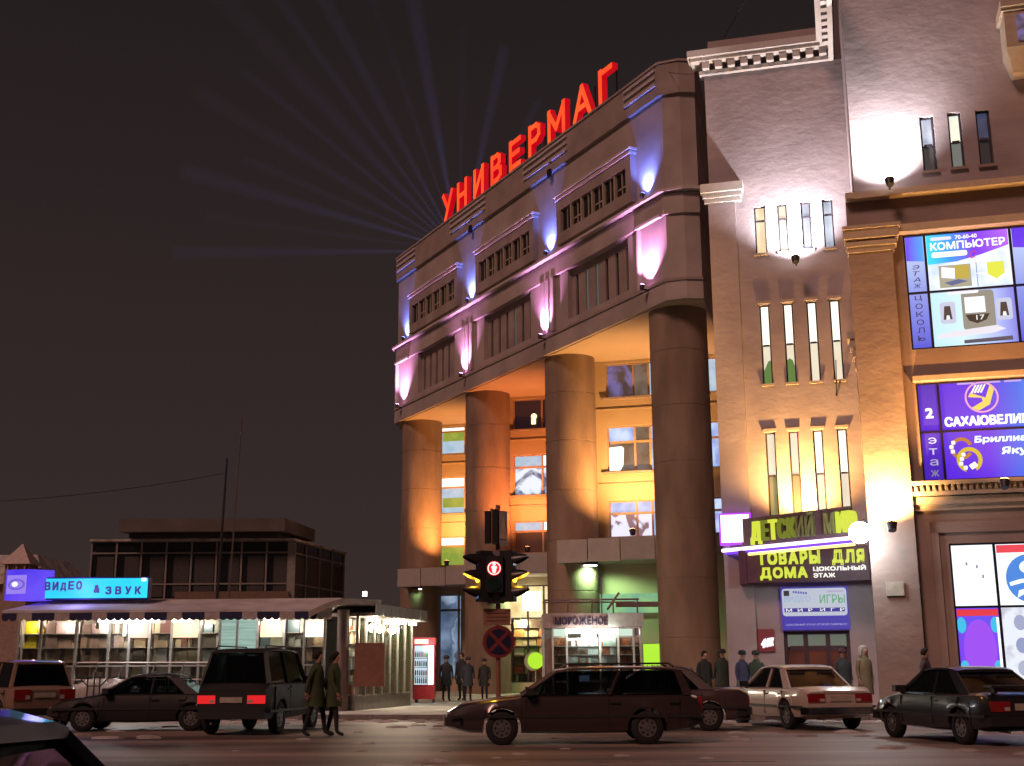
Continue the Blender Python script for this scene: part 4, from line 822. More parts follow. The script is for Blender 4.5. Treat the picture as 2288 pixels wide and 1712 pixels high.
# lamp tubes under the awning
tube = emis('cold_tube', (.9, .97, 1.0), 7.0); tubew = emis('warm_tube', (1.0, .85, .6), 6.0)
for x0, x1, tm, pw in ((-13.2, -11.3, tube, 130), (-10.85, -10.2, tubew, 50), (-7.95, -7.45, tubew, 60)):
    mb = MB(); mb.cyl((x0, 39.75, 2.98), (x1, 39.75, 2.98), .06, n=8); build('lamp_tube', mb, tm, KS)
    light('tube_light', 'POINT', W0, ((x0 + x1) / 2, 39.6, 2.85), (1, .95, .9), pw, KS, None, .3)
mb = MB(); mb.cyl((-12.35, 39.75, 2.92), (-12.35, 39.75, 2.5), .05, n=8); build('lamp_tube', mb, emis('tube_green', (.75, 1, .85), 3), KS)
# display rail in front of the panes
mb = MB(); mb.tube([(-13.9, 39.6, .15), (-13.9, 39.6, 1.5), (-13.7, 39.6, 1.68), (-9.4, 39.6, 1.66)], .03)
for x in (-13.2, -12.4, -11.4, -10.5, -9.5): mb.tube([(x, 39.6, .15), (x, 39.6, 1.3), (x + .15, 39.6, 1.66)], .022)
mb.tube([(-13.9, 39.6, 1.15), (-9.4, 39.6, 1.15)], .02); tag(build('hand_rail', mb, metal, at=(-11.6, 39.6, .15)), 'thin metal rail standing along the pavilion shop front', 'railing')
# corner with brown post and canopy, side wing running back
mb = MB(); mb.cyl((-5.45, 40.1, KZ), (-5.45, 40.1, 3.3), .20, n=16); build('corner_post', mb, pbr('post_brown', (.16, .10, .08), .6), KS, smooth='auto')
arc = [(-6.6 + 2.1 * t, 39.15 - .0 * t) for t in (0, 1)]
mb = MB(); n = 12; rings = []
for i in range(n + 1):
    t = i / n; x = -6.4 + 2.0 * t; z = 3.2 + .42 * math.sin(min(1, t * 1.6) * math.pi / 2); rings.append([(x, 39.0 + 1.2 * t * t, z - .18), (x, 41.5, z - .1), (x, 41.5, z + .05), (x, 39.0 + 1.2 * t * t, z)])
mb.loft(rings); build('corner_canopy', mb, pbr('canopy_tan', (.36, .30, .26), .5), KS, smooth='auto')
FK = frame(-4.95, 40.2, 90 - 13.6)      # x runs back along the side wing
mb = MB(FK); mb.box(0, 5.6, .1, 2.5, KZ, .6); build('plinth', mb, bord, KS)
se = [0, .7, 1.5, 2.3, 3.1, 3.9, 4.7, 5.5]
for i, x in enumerate(se):
    mb = MB(FK); mb.box(x - .035, x + .035, 0, .1, .6, 3.1); build('mullion', mb, alum, KS)
for i, (a, b) in enumerate(zip(se[:-1], se[1:])):
    mb = MB(FK); mb.box(a + .036, b - .036, .04, .05, .65, 3.05); build('pane', mb, cpane, KS)
    shelves(FK, a + .02, b - .02, .45, .62, 3.05, 6, .13, WR['kiosk_goods_bright' if i != 2 else 'kiosk_goods_brown'], KS, pbr('display_pale', (.6, .55, .48), .8))
    light('inside_light', 'POINT', FK, ((a + b) / 2, .22, 2.9), (1, .86, .66), 30 if i in (1, 3, 4, 6) else 12, KS, None, .06)
    mb = MB(FK); mb.box(a + .02, b - .02, -.55, -.52, 3.12, 3.48); build('fascia_panel', mb, pbr('fascia_grey', (.42, .42, .40), .6), KS)
mb = MB(FK); mb.box(-.1, 5.7, -.5, 2.6, 3.1, 3.2); mb.box(-.1, 5.7, -.5, 2.6, 3.42, 3.5); build('side_roof', mb, bord, KS)
for x in (.4, 2.6, 3.4, 4.6):
    mb = MB(FK); mb.box(x - .25, x + .25, -.35, -.2, 2.95, 3.08); build('lamp_box', mb, emis('warm_lamp', (1.0, .86, .62), 9), KS)
    light('side_light', 'POINT', FK, (x, -.4, 2.8), (1, .85, .6), 110, KS, None, .15)
mb = MB(); mb.cyl((-4.85, 40.6, 3.75), (-4.85, 40.6, 3.9), .07, n=10); build('roof_lamp', mb, emis('roof_lamp', (1, .95, .8), 12), KS)
mb = MB(); mb.box(-5.05, -4.1, 40.0, 40.25, .9, 2.25); tag(build('vending_board', mb, pbr('board_rust', (.22, .09, .06), .6), at=(-4.6, 40.1, .15)), 'rust brown notice board standing at the pavilion corner', 'board')
# video shop light box
VS = thing('video_shop_sign', 'long cyan light box with violet letters on the pavilion roof', 'sign', at(W0, -13.6, 40.5, 3.66))
mb = MB(); mb.box(-15.4, -11.84, 40.35, 40.7, 3.68, 4.40); build('case', mb, pbr('sign_case_blue', (.02, .02, .25), .5), VS)
mb = MB(); mb.box(-15.36, -11.88, 40.33, 40.349, 3.73, 4.36); build('face', mb, emis('cyan_face', lin('14c8f4'), 1.1, lin('2ce4ff'), .6), VS)
vl = emis('violet_ink', lin('5a3cc0'), .55)
for i, (ch, dz) in enumerate(zip('ВИДЕО', (.0, .0, -.03, .02, .02))):
    mb = MB(); x = -15.22 + i * .255; put_text(mb, ch, x, x + .19, 3.98 + dz, 4.26 + dz, 40.325, .008, .09); build('letter', mb, vl, VS)
for i, (ch, dz) in enumerate(zip('&ЗВУК', (.05, .0, .0, .0, .0))):
    mb = MB(); x = -13.62 + i * .32 + (.06 if i else 0); put_text(mb, ch, x, x + .2, 3.84 + dz, 4.1 + dz, 40.325, .008, .09); build('letter', mb, vl, VS)
mb = MB(); mb.box(-12.08, -11.94, 40.3, 40.33, 4.27, 4.36); build('spot', mb, emis('spot_white', (1, 1, 1), 3), VS)
EB = thing('eye_light_box', 'violet cube light box with an eye emblem beside the cyan sign', 'sign', at(W0, -15.9, 40.5, 3.66))
mb = MB(); mb.prism([(-16.45, 40.2), (-15.62, 39.95), (-15.0, 40.5), (-15.8, 40.9)], 3.66, 4.64); build('case', mb, emis('violet_box', lin('4a34f0'), .95, lin('6a4cf8'), .8), EB)
F_e = Matrix.Translation((-16.45, 40.2, 0)) @ Matrix.Rotation(math.atan2(-.25, .83), 4, 'Z')
mb = MB(F_e); mb.plate(rect(.06, .8, 3.86, 4.46), -.012, -.004); build('panel', mb, emis('lilac_panel', lin('9c84f4'), .95), EB)
a_, _ = ringpoly(.43, 4.16, 0, .33, 0, 360, 24, .55); mb = MB(F_e); mb.plate(a_[:-1], -.02, -.013); build('eye', mb, emis('lilac_deep', lin('7a62e0'), .9), EB)
a_, _ = ringpoly(.43, 4.16, 0, .24, 0, 360, 24, .5); mb = MB(F_e); mb.plate(a_[:-1], -.026, -.021); build('eye', mb, emis('lilac_panel', lin('9c84f4'), .95), EB)
a_, _ = ringpoly(.38, 4.17, 0, .11, 0, 360, 14, .7); mb = MB(F_e); mb.plate(a_[:-1], -.032, -.027); build('pupil', mb, emis('eye_white', lin('e8fffc'), 1.5), EB)
light('box_glow', 'POINT', W0, (-14.0, 39.9, 4.0), (.35, .3, 1), 45, VS, None, .4)

# dark glazed pavilion behind
PV = thing('glazed_hall', 'dark two-storey glass hall with flat overhanging roof behind the pavilion', 'building', at(W0, -18, 72, .15))
foot2 = [(-23.9, 70.0), (-12.55, 70.0), (-10.75, 78.5), (-22.5, 80.0)]
pvw = pbr('hall_dark', (.015, .014, .015), .4); pvm = pbr('hall_mullion', (.27, .245, .23), .5, metal=.3)
mb = MB(); mb.prism(foot2, .15, 5.3); build('lower_storey', mb, pbr('hall_base', (.05, .042, .038), .8), PV)
mb = MB(); mb.prism([(-23.7, 70.15), (-12.7, 70.15), (-10.95, 78.4), (-22.4, 79.8)], 5.3, 8.5); build('core', mb, pvw, PV)
def facade(x0, y0, x1, y1, n, z0, z1, wide_last=False):
    L = math.hypot(x1 - x0, y1 - y0); F = Matrix.Translation((x0, y0, 0)) @ Matrix.Rotation(math.atan2(y1 - y0, x1 - x0), 4, 'Z')
    for i in range(n + 1):
        x = L * i / n; r = .05 if not (wide_last and i == n) else .22
        mb = MB(F); mb.box(x - r, x + r, -.06, .12, z0, z1); build('mullion', mb, pvm, PV)
    for z in (z0 + .05, z0 + (z1 - z0) * .27, z0 + (z1 - z0) * .80, z1):
        mb = MB(F); mb.box(0, L, -.045, .1, z - .04, z + .04); build('transom', mb, pvm, PV)
    for i in range(n):
        a = L * i / n + .06; b = L * (i + 1) / n - .06
        mb = MB(F); mb.box(a, b, .03, .05, z0 + .1, z0 + (z1 - z0) * .78); build('pane', mb, darkglass, PV)
        mb = MB(F); mb.box(a + (b - a) * random.uniform(.1, .5), b - (b - a) * .05, .02, .029, z0 + .2, z0 + (z1 - z0) * .74); build('blind', mb, pbr('grey_blind', (.05, .045, .042), .8), PV)
        mb = MB(F); mb.box(a, b, .03, .05, z0 + (z1 - z0) * .83, z1 - .06); build('pane', mb, darkglass, PV)
facade(-23.9, 70.0, -12.55, 70.0, 8, 5.3, 8.6, True); facade(-12.55, 70.0, -10.75, 78.5, 4, 5.3, 8.6)
mb = MB(); mb.prism([(-24.0, 69.8), (-12.4, 69.8), (-10.6, 78.7), (-22.5, 80.1)], 8.6, 8.72); build('eaves_snow', mb, snow, PV)
mb = MB(); mb.prism([(-22.0, 68.6), (-12.75, 68.6), (-12.0, 74.5), (-21, 76)], 9.0, 9.72); build('roof_slab', mb, pbr('hall_roof', (.125, .105, .095), .85, var=.4, scale=.6), PV)
mb = MB(); mb.prism([(-21.6, 69.2), (-13.2, 69.2), (-12.5, 74), (-20.6, 75.5)], 8.72, 8.95); build('roof_base', mb, dark, PV)
mb = MB(); mb.box(-19.0, -12.6, 69.7, 69.95, 5.1, 5.75); build('balcony_panel', mb, pbr('balcony_tan', (.16, .10, .07), .6), PV)
# turreted house far left
TH = thing('turret_house', 'pale house with a small pointed turret roof at the far left', 'house', at(W0, -31.6, 80, .15))
mb = MB(); mb.box(-37, -30.2, 79.5, 90, .15, 6.9); build('wall', mb, pbr('house_tan', (.36, .26, .21), .85), TH)
mb = MB(); mb.loft([[(-37.5, 79.0, 6.9), (-29.8, 79.0, 6.9), (-29.8, 90, 6.9), (-37.5, 90, 6.9)], [(-34.6, 82, 9.0), (-31.6, 82, 9.0), (-31.6, 88, 9.0), (-34.6, 88, 9.0)]]); build('roof', mb, snow, TH)
mb = MB(); mb.box(-32.3, -30.8, 78.6, 80.2, .15, 8.1); build('turret', mb, pbr('house_tan', (.36, .26, .21), .85), TH)
for x in (-32.05, -31.5, -30.98): mb = MB(); mb.cyl((x, 78.5, 7.5), (x, 78.5, 8.1), .07, n=6); build('turret_post', mb, pbr('post_pink', (.45, .30, .22), .7), TH)
mb = MB(); mb.loft([[(-32.5, 78.3, 8.1), (-30.6, 78.3, 8.1), (-30.6, 80.4, 8.1), (-32.5, 80.4, 8.1)], [(-31.58, 79.3, 9.45), (-31.54, 79.3, 9.45), (-31.54, 79.34, 9.45), (-31.58, 79.34, 9.45)]]); build('turret_roof', mb, pbr('roof_pinksnow', (.62, .52, .48), .85), TH)

# ------------------------------------------------------------------ ice-cream kiosk
IK = thing('ice_cream_kiosk', 'small glazed ice cream kiosk with bright white counter light', 'kiosk', at(W0, 2.6, 42, KZ))
mb = MB(); mb.box(.96, 4.2, 40.9, 43.0, 2.72, 3.18); build('fascia', mb, pbr('fascia_pink', (.34, .22, .19), .6), IK)
mb = MB(); mb.box(3.1, 4.26, 40.86, 40.899, 2.74, 3.17); build('fascia_panel', mb, pbr('fascia_cream', (.5, .48, .42), .6), IK)
letters(W0, 'МОРОЖЕНОЕ', 1.36, 3.08, 2.80, 3.06, 40.89, .03, pbr('ink_plum', (.03, .015, .05), .6), IK, .1)
mb = MB(); mb.box(.96, 4.2, 40.95, 43.0, KZ, .5); build('base', mb, pbr('kiosk_base', (.2, .13, .11), .7), IK)
mb = MB(); mb.box(.96, 1.02, 41.0, 43.0, .5, 2.72); mb.box(4.14, 4.2, 41.0, 43.0, .5, 2.72); mb.box(1.02, 4.14, 42.94, 43.0, .5, 2.72); build('wall', mb, pbr('kiosk_wall', (.25, .18, .15), .7), IK)
cream = pbr('frame_cream', (.5, .45, .38), .5)
for x in (.98, 1.28, 1.74, 2.82, 3.42, 3.92, 4.16):
    mb = MB(); mb.box(x - .03, x + .03, 40.9, 40.99, .5, 2.70); build('mullion', mb, cream, IK)
for z in (1.0, 2.42):
    for a, b in ((1.31, 1.71), (1.77, 2.79), (2.85, 3.39), (3.45, 3.89), (3.95, 4.13)):
        if z == 2.42 and a == 1.77: continue
        mb = MB(); mb.box(a, b, 40.92, 40.98, z - .025, z + .025); build('glazing_bar', mb, cream, IK)
icg = goods('ice_shelf', [lin('d8e6dc'), lin('a8b8a8'), lin('7a6858'), lin('e8f4ea'), lin('8a9a8c')], .9, (6, 1, 6)); icb = goods('ice_brown', [lin('5a2c18'), lin('6a3820'), lin('4a2414')], .5, (3, 1, 3))
icw = emis('ice_counter', lin('f4fff8'), 2.0, lin('bcd0c4'), 3.0, .45, .62, stretch=(1, 1, 2))
for (a, b), mt in (((1.01, 1.25), pbr('kiosk_side', (.3, .2, .16), .6)), ((1.31, 1.71), icb), ((1.77, 2.79), icw), ((2.85, 3.39), icg), ((3.45, 3.89), icb), ((3.95, 4.13), icb)):
    mb = MB(); mb.box(a, b, 40.985, 40.995, 1.03, 2.39 if a != 1.77 else 2.66); build('pane', mb, mt if a == 1.01 else cpane, IK)
    if a != 1.01: shelves(W0, a, b, 41.25, 1.0, 2.4, 5, .10, wares('wares_ice', ['e8f4ea', 'a8b8a8', 'c87858', 'f8fff8', '7898b8', '684838']) if a in (1.77, 2.85) else wares('wares_choc', ['6a3820', '8a4a28', '4a2414', 'a87850']), IK, pbr('display_ice' if a in (1.77, 2.85) else 'display_choc', (.75, .8, .76) if a in (1.77, 2.85) else (.22, .1, .06), .7)); light('inside_light', 'POINT', W0, ((a + b) / 2, 41.1, 2.55), (.92, 1, .95), 40 if a == 1.77 else (14 if a == 2.85 else 4), IK, None, .06)
    mb = MB(); mb.box(a, b, 40.985, 41.0, .52, .97); build('panel', mb, icb, IK)
for a, b in ((1.31, 1.71), (3.45, 3.89), (2.85, 3.39)): mb = MB(); mb.box(a, b, 40.985, 41.0, 2.45, 2.68); build('pane', mb, emis('ice_top', lin('d4ecd8'), .95), IK)
mb = MB(); mb.cyl((1.7, 40.8, 2.6), (3.4, 40.8, 2.6), .07, n=8); build('lamp_tube', mb, emis('ice_tube', (.92, 1, .96), 14), IK)
light('counter_light', 'POINT', W0, (2.5, 40.5, 2.45), (.9, 1, .95), 70, IK, None, .3)
mb = MB(); mb.box(2.05, 2.45, 40.86, 40.899, 1.02, 1.2); build('price_card', mb, emis('card_blue', lin('b8c8f4'), 1.0), IK)
# roof rack of the kiosk
mb = MB()
for x in (1.05, 1.8, 2.6, 3.3, 4.1): mb.cyl((x, 41.2, 3.18), (x, 41.2, 3.62), .025)
mb.tube([(1.0, 41.2, 3.62), (4.15, 41.2, 3.64)], .035); mb.tube([(1.0, 42.6, 3.62), (4.15, 42.6, 3.62)], .03); mb.tube([(3.1, 41.2, 3.3), (3.5, 41.1, 3.85)], .04); build('roof_rack', mb, pbr('rack_rust', (.2, .12, .1), .6), IK)
mb = MB(); mb.tube([(2.95, 41.6, 3.18), (2.95, 41.6, 4.35), (2.85, 41.6, 4.45), (2.75, 41.6, 4.38)], .025); build('vent_pipe', mb, metal, IK)
mb = MB(); mb.box(3.5, 4.9, 42.0, 42.6, 3.45, 3.6); build('roof_board', mb, pbr('rack_rust', (.2, .12, .1), .6), IK)
# lime light panel and ball
o = thing('lime_panel', 'glowing lime green freezer panel right of the ice cream kiosk', 'freezer', at(W0, 4.7, 43, KZ))
mb = MB(); mb.box(4.41, 5.02, 43.0, 43.7, KZ, 2.25); build('cabinet', mb, pbr('freezer_white', (.5, .55, .4), .5), o)
mb = MB(); mb.box(4.44, 4.99, 42.98, 42.999, .5, 2.22); build('front', mb, grad('lime_front', [(0, 'c8f0b0'), (.35, 'a8e070'), (.6, 'b4f03c'), (1, 'b8f43c')], 1.0, 2, .3, 2.1), o)
mb = MB()
for k, x in enumerate((4.55, 4.7, 4.78, 4.88)): mb.box(x, x + .03 + .015 * (k % 2), 42.972, 42.979, 1.46, 1.52)
build('print', mb, E_('2c4a18', .4), o)
o = thing('round_sign', 'round lime green disc sign on a short stand left of the ice cream kiosk', 'sign', at(W0, .75, 42, KZ))
mb = MB(); mb.cyl((.74, 41.9, 1.68), (.74, 42.0, 1.68), .27, n=28); build('disc', mb, emis('lime_disc', lin('b4ec30'), 1.0), o)
mb = MB(); mb.cyl((.66, 41.95, 1.66), (.66, 42.06, 1.66), .31, n=28); build('rim', mb, pbr('rim_white', (.5, .52, .45), .5), o)
mb = MB(); mb.cyl((.74, 42.0, KZ), (.74, 42.0, 1.45), .03); mb.cyl((.74, 42, KZ), (.74, 42, KZ + .05), .2, n=16); build('stand', mb, metal, o)

# ------------------------------------------------------------------ drinks fridge
FG = thing('drinks_fridge', 'tall lit drinks fridge with red header and red base on the pavement', 'fridge', at(W0, -3.5, 49.6, KZ))
redm = pbr('fridge_red', (.42, .02, .03), .35)
mb = MB(); mb.box(-3.95, -3.10, 49.5, 50.2, .28, .80); build('base', mb, redm, FG)
mb = MB()
for x in (-3.88, -3.2): mb.box(x, x + .1, 49.6, 50.1, .15, .28)
build('foot', mb, dark, FG)
mb = MB(); mb.box(-3.95, -3.10, 49.55, 50.2, .80, 2.36); build('cabinet', mb, redm, FG)
mb = MB(); mb.box(-3.95, -3.10, 49.48, 50.2, 2.36, 2.64); build('header', mb, emis('fridge_header', lin('e83038'), .9), FG)
mb = MB(); mb.box(-3.9, -3.36, 49.465, 49.479, 2.40, 2.58); build('header_print', mb, emis('header_print', lin('ffdcc8'), 1.5), FG)
fr_i = goods('fridge_goods', [lin('dff2ff'), lin('a8dcf0'), lin('e8f0ff'), lin('c890b8'), lin('88c8e8'), lin('f4f8ff')], 1.25, (7, 1, 4.2))
mb = MB(); mb.box(-3.90, -3.40, 49.535, 49.549, .84, 2.33); build('back_panel', mb, emis('fridge_back', lin('d8ecff'), 1.3), FG)
mb = MB(); mb.box(-3.90, -3.40, 49.40, 49.41, .84, 2.33); build('door_glass', mb, cpane, FG)
mg = MB()
for z in (.88, 1.18, 1.53, 1.88):
    for k in range(6): x = -3.87 + k * .082; r = .030; mg.cyl((x + .02, 49.47, z), (x + .02, 49.47, z + .16), r, r, 8); mg.cyl((x + .02, 49.47, z + .16), (x + .02, 49.47, z + .24), r, r * .4, 8)
o = build('bottles', mg, wares('wares_drinks', ['c82828', '30a0d8', 'd870b0', '38a048', 'e8c030', 'f0f0f0', '303048']), FG); o['kind'] = 'stuff'
light('fridge_light', 'POINT', W0, (-3.4, 49.30, 2.2), (.85, .92, 1), 45, FG, None, .08)
mb = MB(); mb.box(-3.36, -3.15, 49.42, 49.549, .84, 2.33); build('light_strip', mb, emis('fridge_strip', lin('eef4ff'), 2.2), FG)
for z in (1.15, 1.5, 1.85): mb = MB(); mb.box(-3.9, -3.4, 49.42, 49.53, z - .03, z); build('shelf', mb, metal, FG)
mb = MB(); mb.box(-3.395, -3.365, 49.36, 49.40, .9, 2.3); build('handle', mb, dark, FG)

# ------------------------------------------------------------------ traffic signal with signs
TL = thing('traffic_signal', 'traffic signal post with red pedestrian light and hooded side heads', 'traffic light', at(W0, -.33, 27.1, 0))
polm = pbr('post_rust', (.30, .13, .08), .7)
mb = MB(); mb.cyl((-.33, 27.15, 0), (-.33, 27.15, 4.95), .05, n=12); mb.cyl((-.33, 27.15, 0), (-.33, 27.15, .12), .14, n=12); build('pole', mb, polm, TL)
mb = MB(); mb.box(-.55, -.19, 27.0, 27.13, 2.80, 3.93); build('back_plate', mb, pbr('plate_grey', (.22, .2, .19), .6), TL)
mb = MB(); mb.box(-.58, -.22, 26.78, 26.998, 3.02, 3.80); hd = build('pedestrian_head', mb, black, TL)
mb = MB(); mb.cyl((-.41, 26.775, 3.53), (-.41, 26.76, 3.53), .155, n=24); build('lens', mb, emis('ped_red', (1.0, .01, .03), 1.1), hd)
mb = MB()
a, b = ringpoly(-.41, 3.53, .12, .14); 
for i in range(36): mb.plate([b[i], a[i], a[i + 1], b[i + 1]], 26.758, 26.75)
mb.plate([(-.44, 3.43), (-.38, 3.43), (-.36, 3.53), (-.345, 3.54), (-.36, 3.58), (-.46, 3.58), (-.475, 3.54), (-.46, 3.53)], 26.758, 26.75)
c_, _ = ringpoly(-.41, 3.62, 0, .035, 0, 360, 12); mb.plate(c_[:-1], 26.758, 26.75); build('figure', mb, emis('ped_figure', (1.0, .55, .5), 2.2), hd)
mb = MB(); mb.cyl((-.41, 26.775, 3.20), (-.41, 26.76, 3.20), .15, n=24); build('lens', mb, pbr('dead_lens', (.01, .03, .02), .2), hd)
for sx in (-1, 1):
    cx = .30
    FH = Matrix.Translation((-.37, 27.1, 0)) @ Matrix.Rotation(R_(-24 * sx), 4, 'Z') @ Matrix.Scale(sx, 4, (1, 0, 0))
    mb = MB(FH); mb.loft([[(cx - .15, -.15, z), (cx + .13, -.13, z), (cx + .13, .13, z), (cx - .15, .15, z)] for z in (2.83, 3.92)]); hd = build('vehicle_head', mb, black, TL)
    for k, z in enumerate((3.72, 3.37, 3.02)):
        mb = MB(FH); n = 14; rg = []
        for r, xx, a0, sp in ((.15, cx + .128, -40, 260), (.14, cx + .30, -10, 200), (.10, cx + .46, 35, 110)):
            rg.append([(xx, r * math.cos(R_(a0 + sp * i / n)), z + r * math.sin(R_(a0 + sp * i / n))) for i in range(n + 1)] + [(xx, (r - .012) * math.cos(R_(a0 + sp - sp * i / n)), z + (r - .012) * math.sin(R_(a0 + sp - sp * i / n))) for i in range(n + 1)])
        mb.loft(rg); build('visor', mb, pbr('visor_black', (.02, .018, .016), .35), hd, smooth='auto')
        mb = MB(FH); mb.cyl((cx + .131, 0, z), (cx + .145, 0, z), .135, n=20); build('lens', mb, emis('amber_lit', (1.0, .36, .02), 7) if k == 1 else pbr('dead_lens', (.01, .03, .02), .2), hd)
    light('amber_light', 'POINT', FH, (cx + .22, 0, 3.36), (1, .45, .03), 22, TL, None, .05)
o = thing('crossing_light_box', 'grey double-sided crossing sign box at the top of the signal post', 'sign', at(W0, -.35, 27.1, 4.1))
mb = MB(); mb.prism([(-.30, 26.95), (-.12, 27.0), (-.12, 27.2), (-.30, 27.12)], 4.06, 4.80); build('case', mb, pbr('box_grey', (.32, .30, .33), .6), o)
mb = MB(); mb.box(-.62, -.50, 26.98, 27.2, 4.10, 4.80); mb.box(-.45, -.33, 26.98, 27.2, 4.08, 4.84); build('rear_case', mb, black, o)
mb = MB(); mb.box(-.50, -.45, 27.02, 27.15, 4.1, 4.86); build('post_clamp', mb, polm, o)
F_c = Matrix.Translation((-.30, 26.945, 0)) @ Matrix.Rotation(math.atan2(.05, .18), 4, 'Z')
mb = MB(F_c); mb.plate([(.005, 4.19), (.185, 4.17), (.095, 4.74)], -.012, -.004); build('triangle', mb, pbr('sign_sand', (.5, .40, .30), .6), o)
o = thing('plate_sign', 'blank rusty pink rectangular plate below the traffic signal', 'sign', at(W0, -.33, 27.05, 2.35))
mb = MB(); mb.box(-.65, -.06, 27.06, 27.09, 2.33, 2.68); build('plate', mb, pbr('plate_pink', (.34, .16, .11), .6), o)
mb = MB()
for z in (2.42, 2.5, 2.58): mb.box(-.58, -.13, 27.052, 27.058, z, z + .025)
build('print', mb, pbr('plate_print', (.2, .09, .07), .6), o)
o = thing('no_stopping_sign', 'round blue no-stopping sign with red border and red cross', 'road sign', at(W0, -.32, 27.05, 1.98))
mb = MB(); mb.cyl((-.32, 27.06, 1.98), (-.32, 27.09, 1.98), .345, n=36); build('border', mb, pbr('sign_red', (.22, .03, .03), .45), o)
mb = MB(); mb.cyl((-.32, 27.05, 1.98), (-.32, 27.058, 1.98), .27, n=36); build('disc', mb, pbr('sign_blue', (.012, .012, .05), .4), o)
mb = MB(); stroke(mb, [(-.32 - .18, 1.98 - .18), (-.32 + .18, 1.98 + .18)], .075, 27.045, 27.049); stroke(mb, [(-.32 - .18, 1.98 + .18), (-.32 + .18, 1.98 - .18)], .075, 27.04, 27.0445); build('cross', mb, pbr('sign_red', (.22, .03, .03), .45), o)

# ------------------------------------------------------------------ cars
def lerp_tab(tab, x):
    if x <= tab[0][0]: return tab[0][1]
    for (a, p), (b, q) in zip(tab[:-1], tab[1:]):
        if x <= b:
            t = (x - a) / (b - a); t = t * t * (3 - 2 * t) * .5 + t * .5; return p + (q - p) * t
    return tab[-1][1]
tyre = pbr('tyre', (.013, .013, .013), .85); rimm = pbr('rim_steel', (.22, .22, .22), .4, metal=.7); chrome = pbr('chrome', (.5, .5, .5), .2, metal=1)
cglass = glass('car_glass', (.42, .44, .45), .9); seatm = pbr('seat_cloth', (.03, .028, .03), .9)
plastic = pbr('black_plastic', (.018, .018, .02), .5); tail_off = pbr('tail_lens', (.30, .012, .012), .15, coat=.6); plate_m = pbr('number_plate', (.45, .40, .33), .5)
amber = pbr('amber_lens', (.5, .16, .02), .2); head_off = pbr('head_lens', (.5, .5, .5), .1, coat=.5)
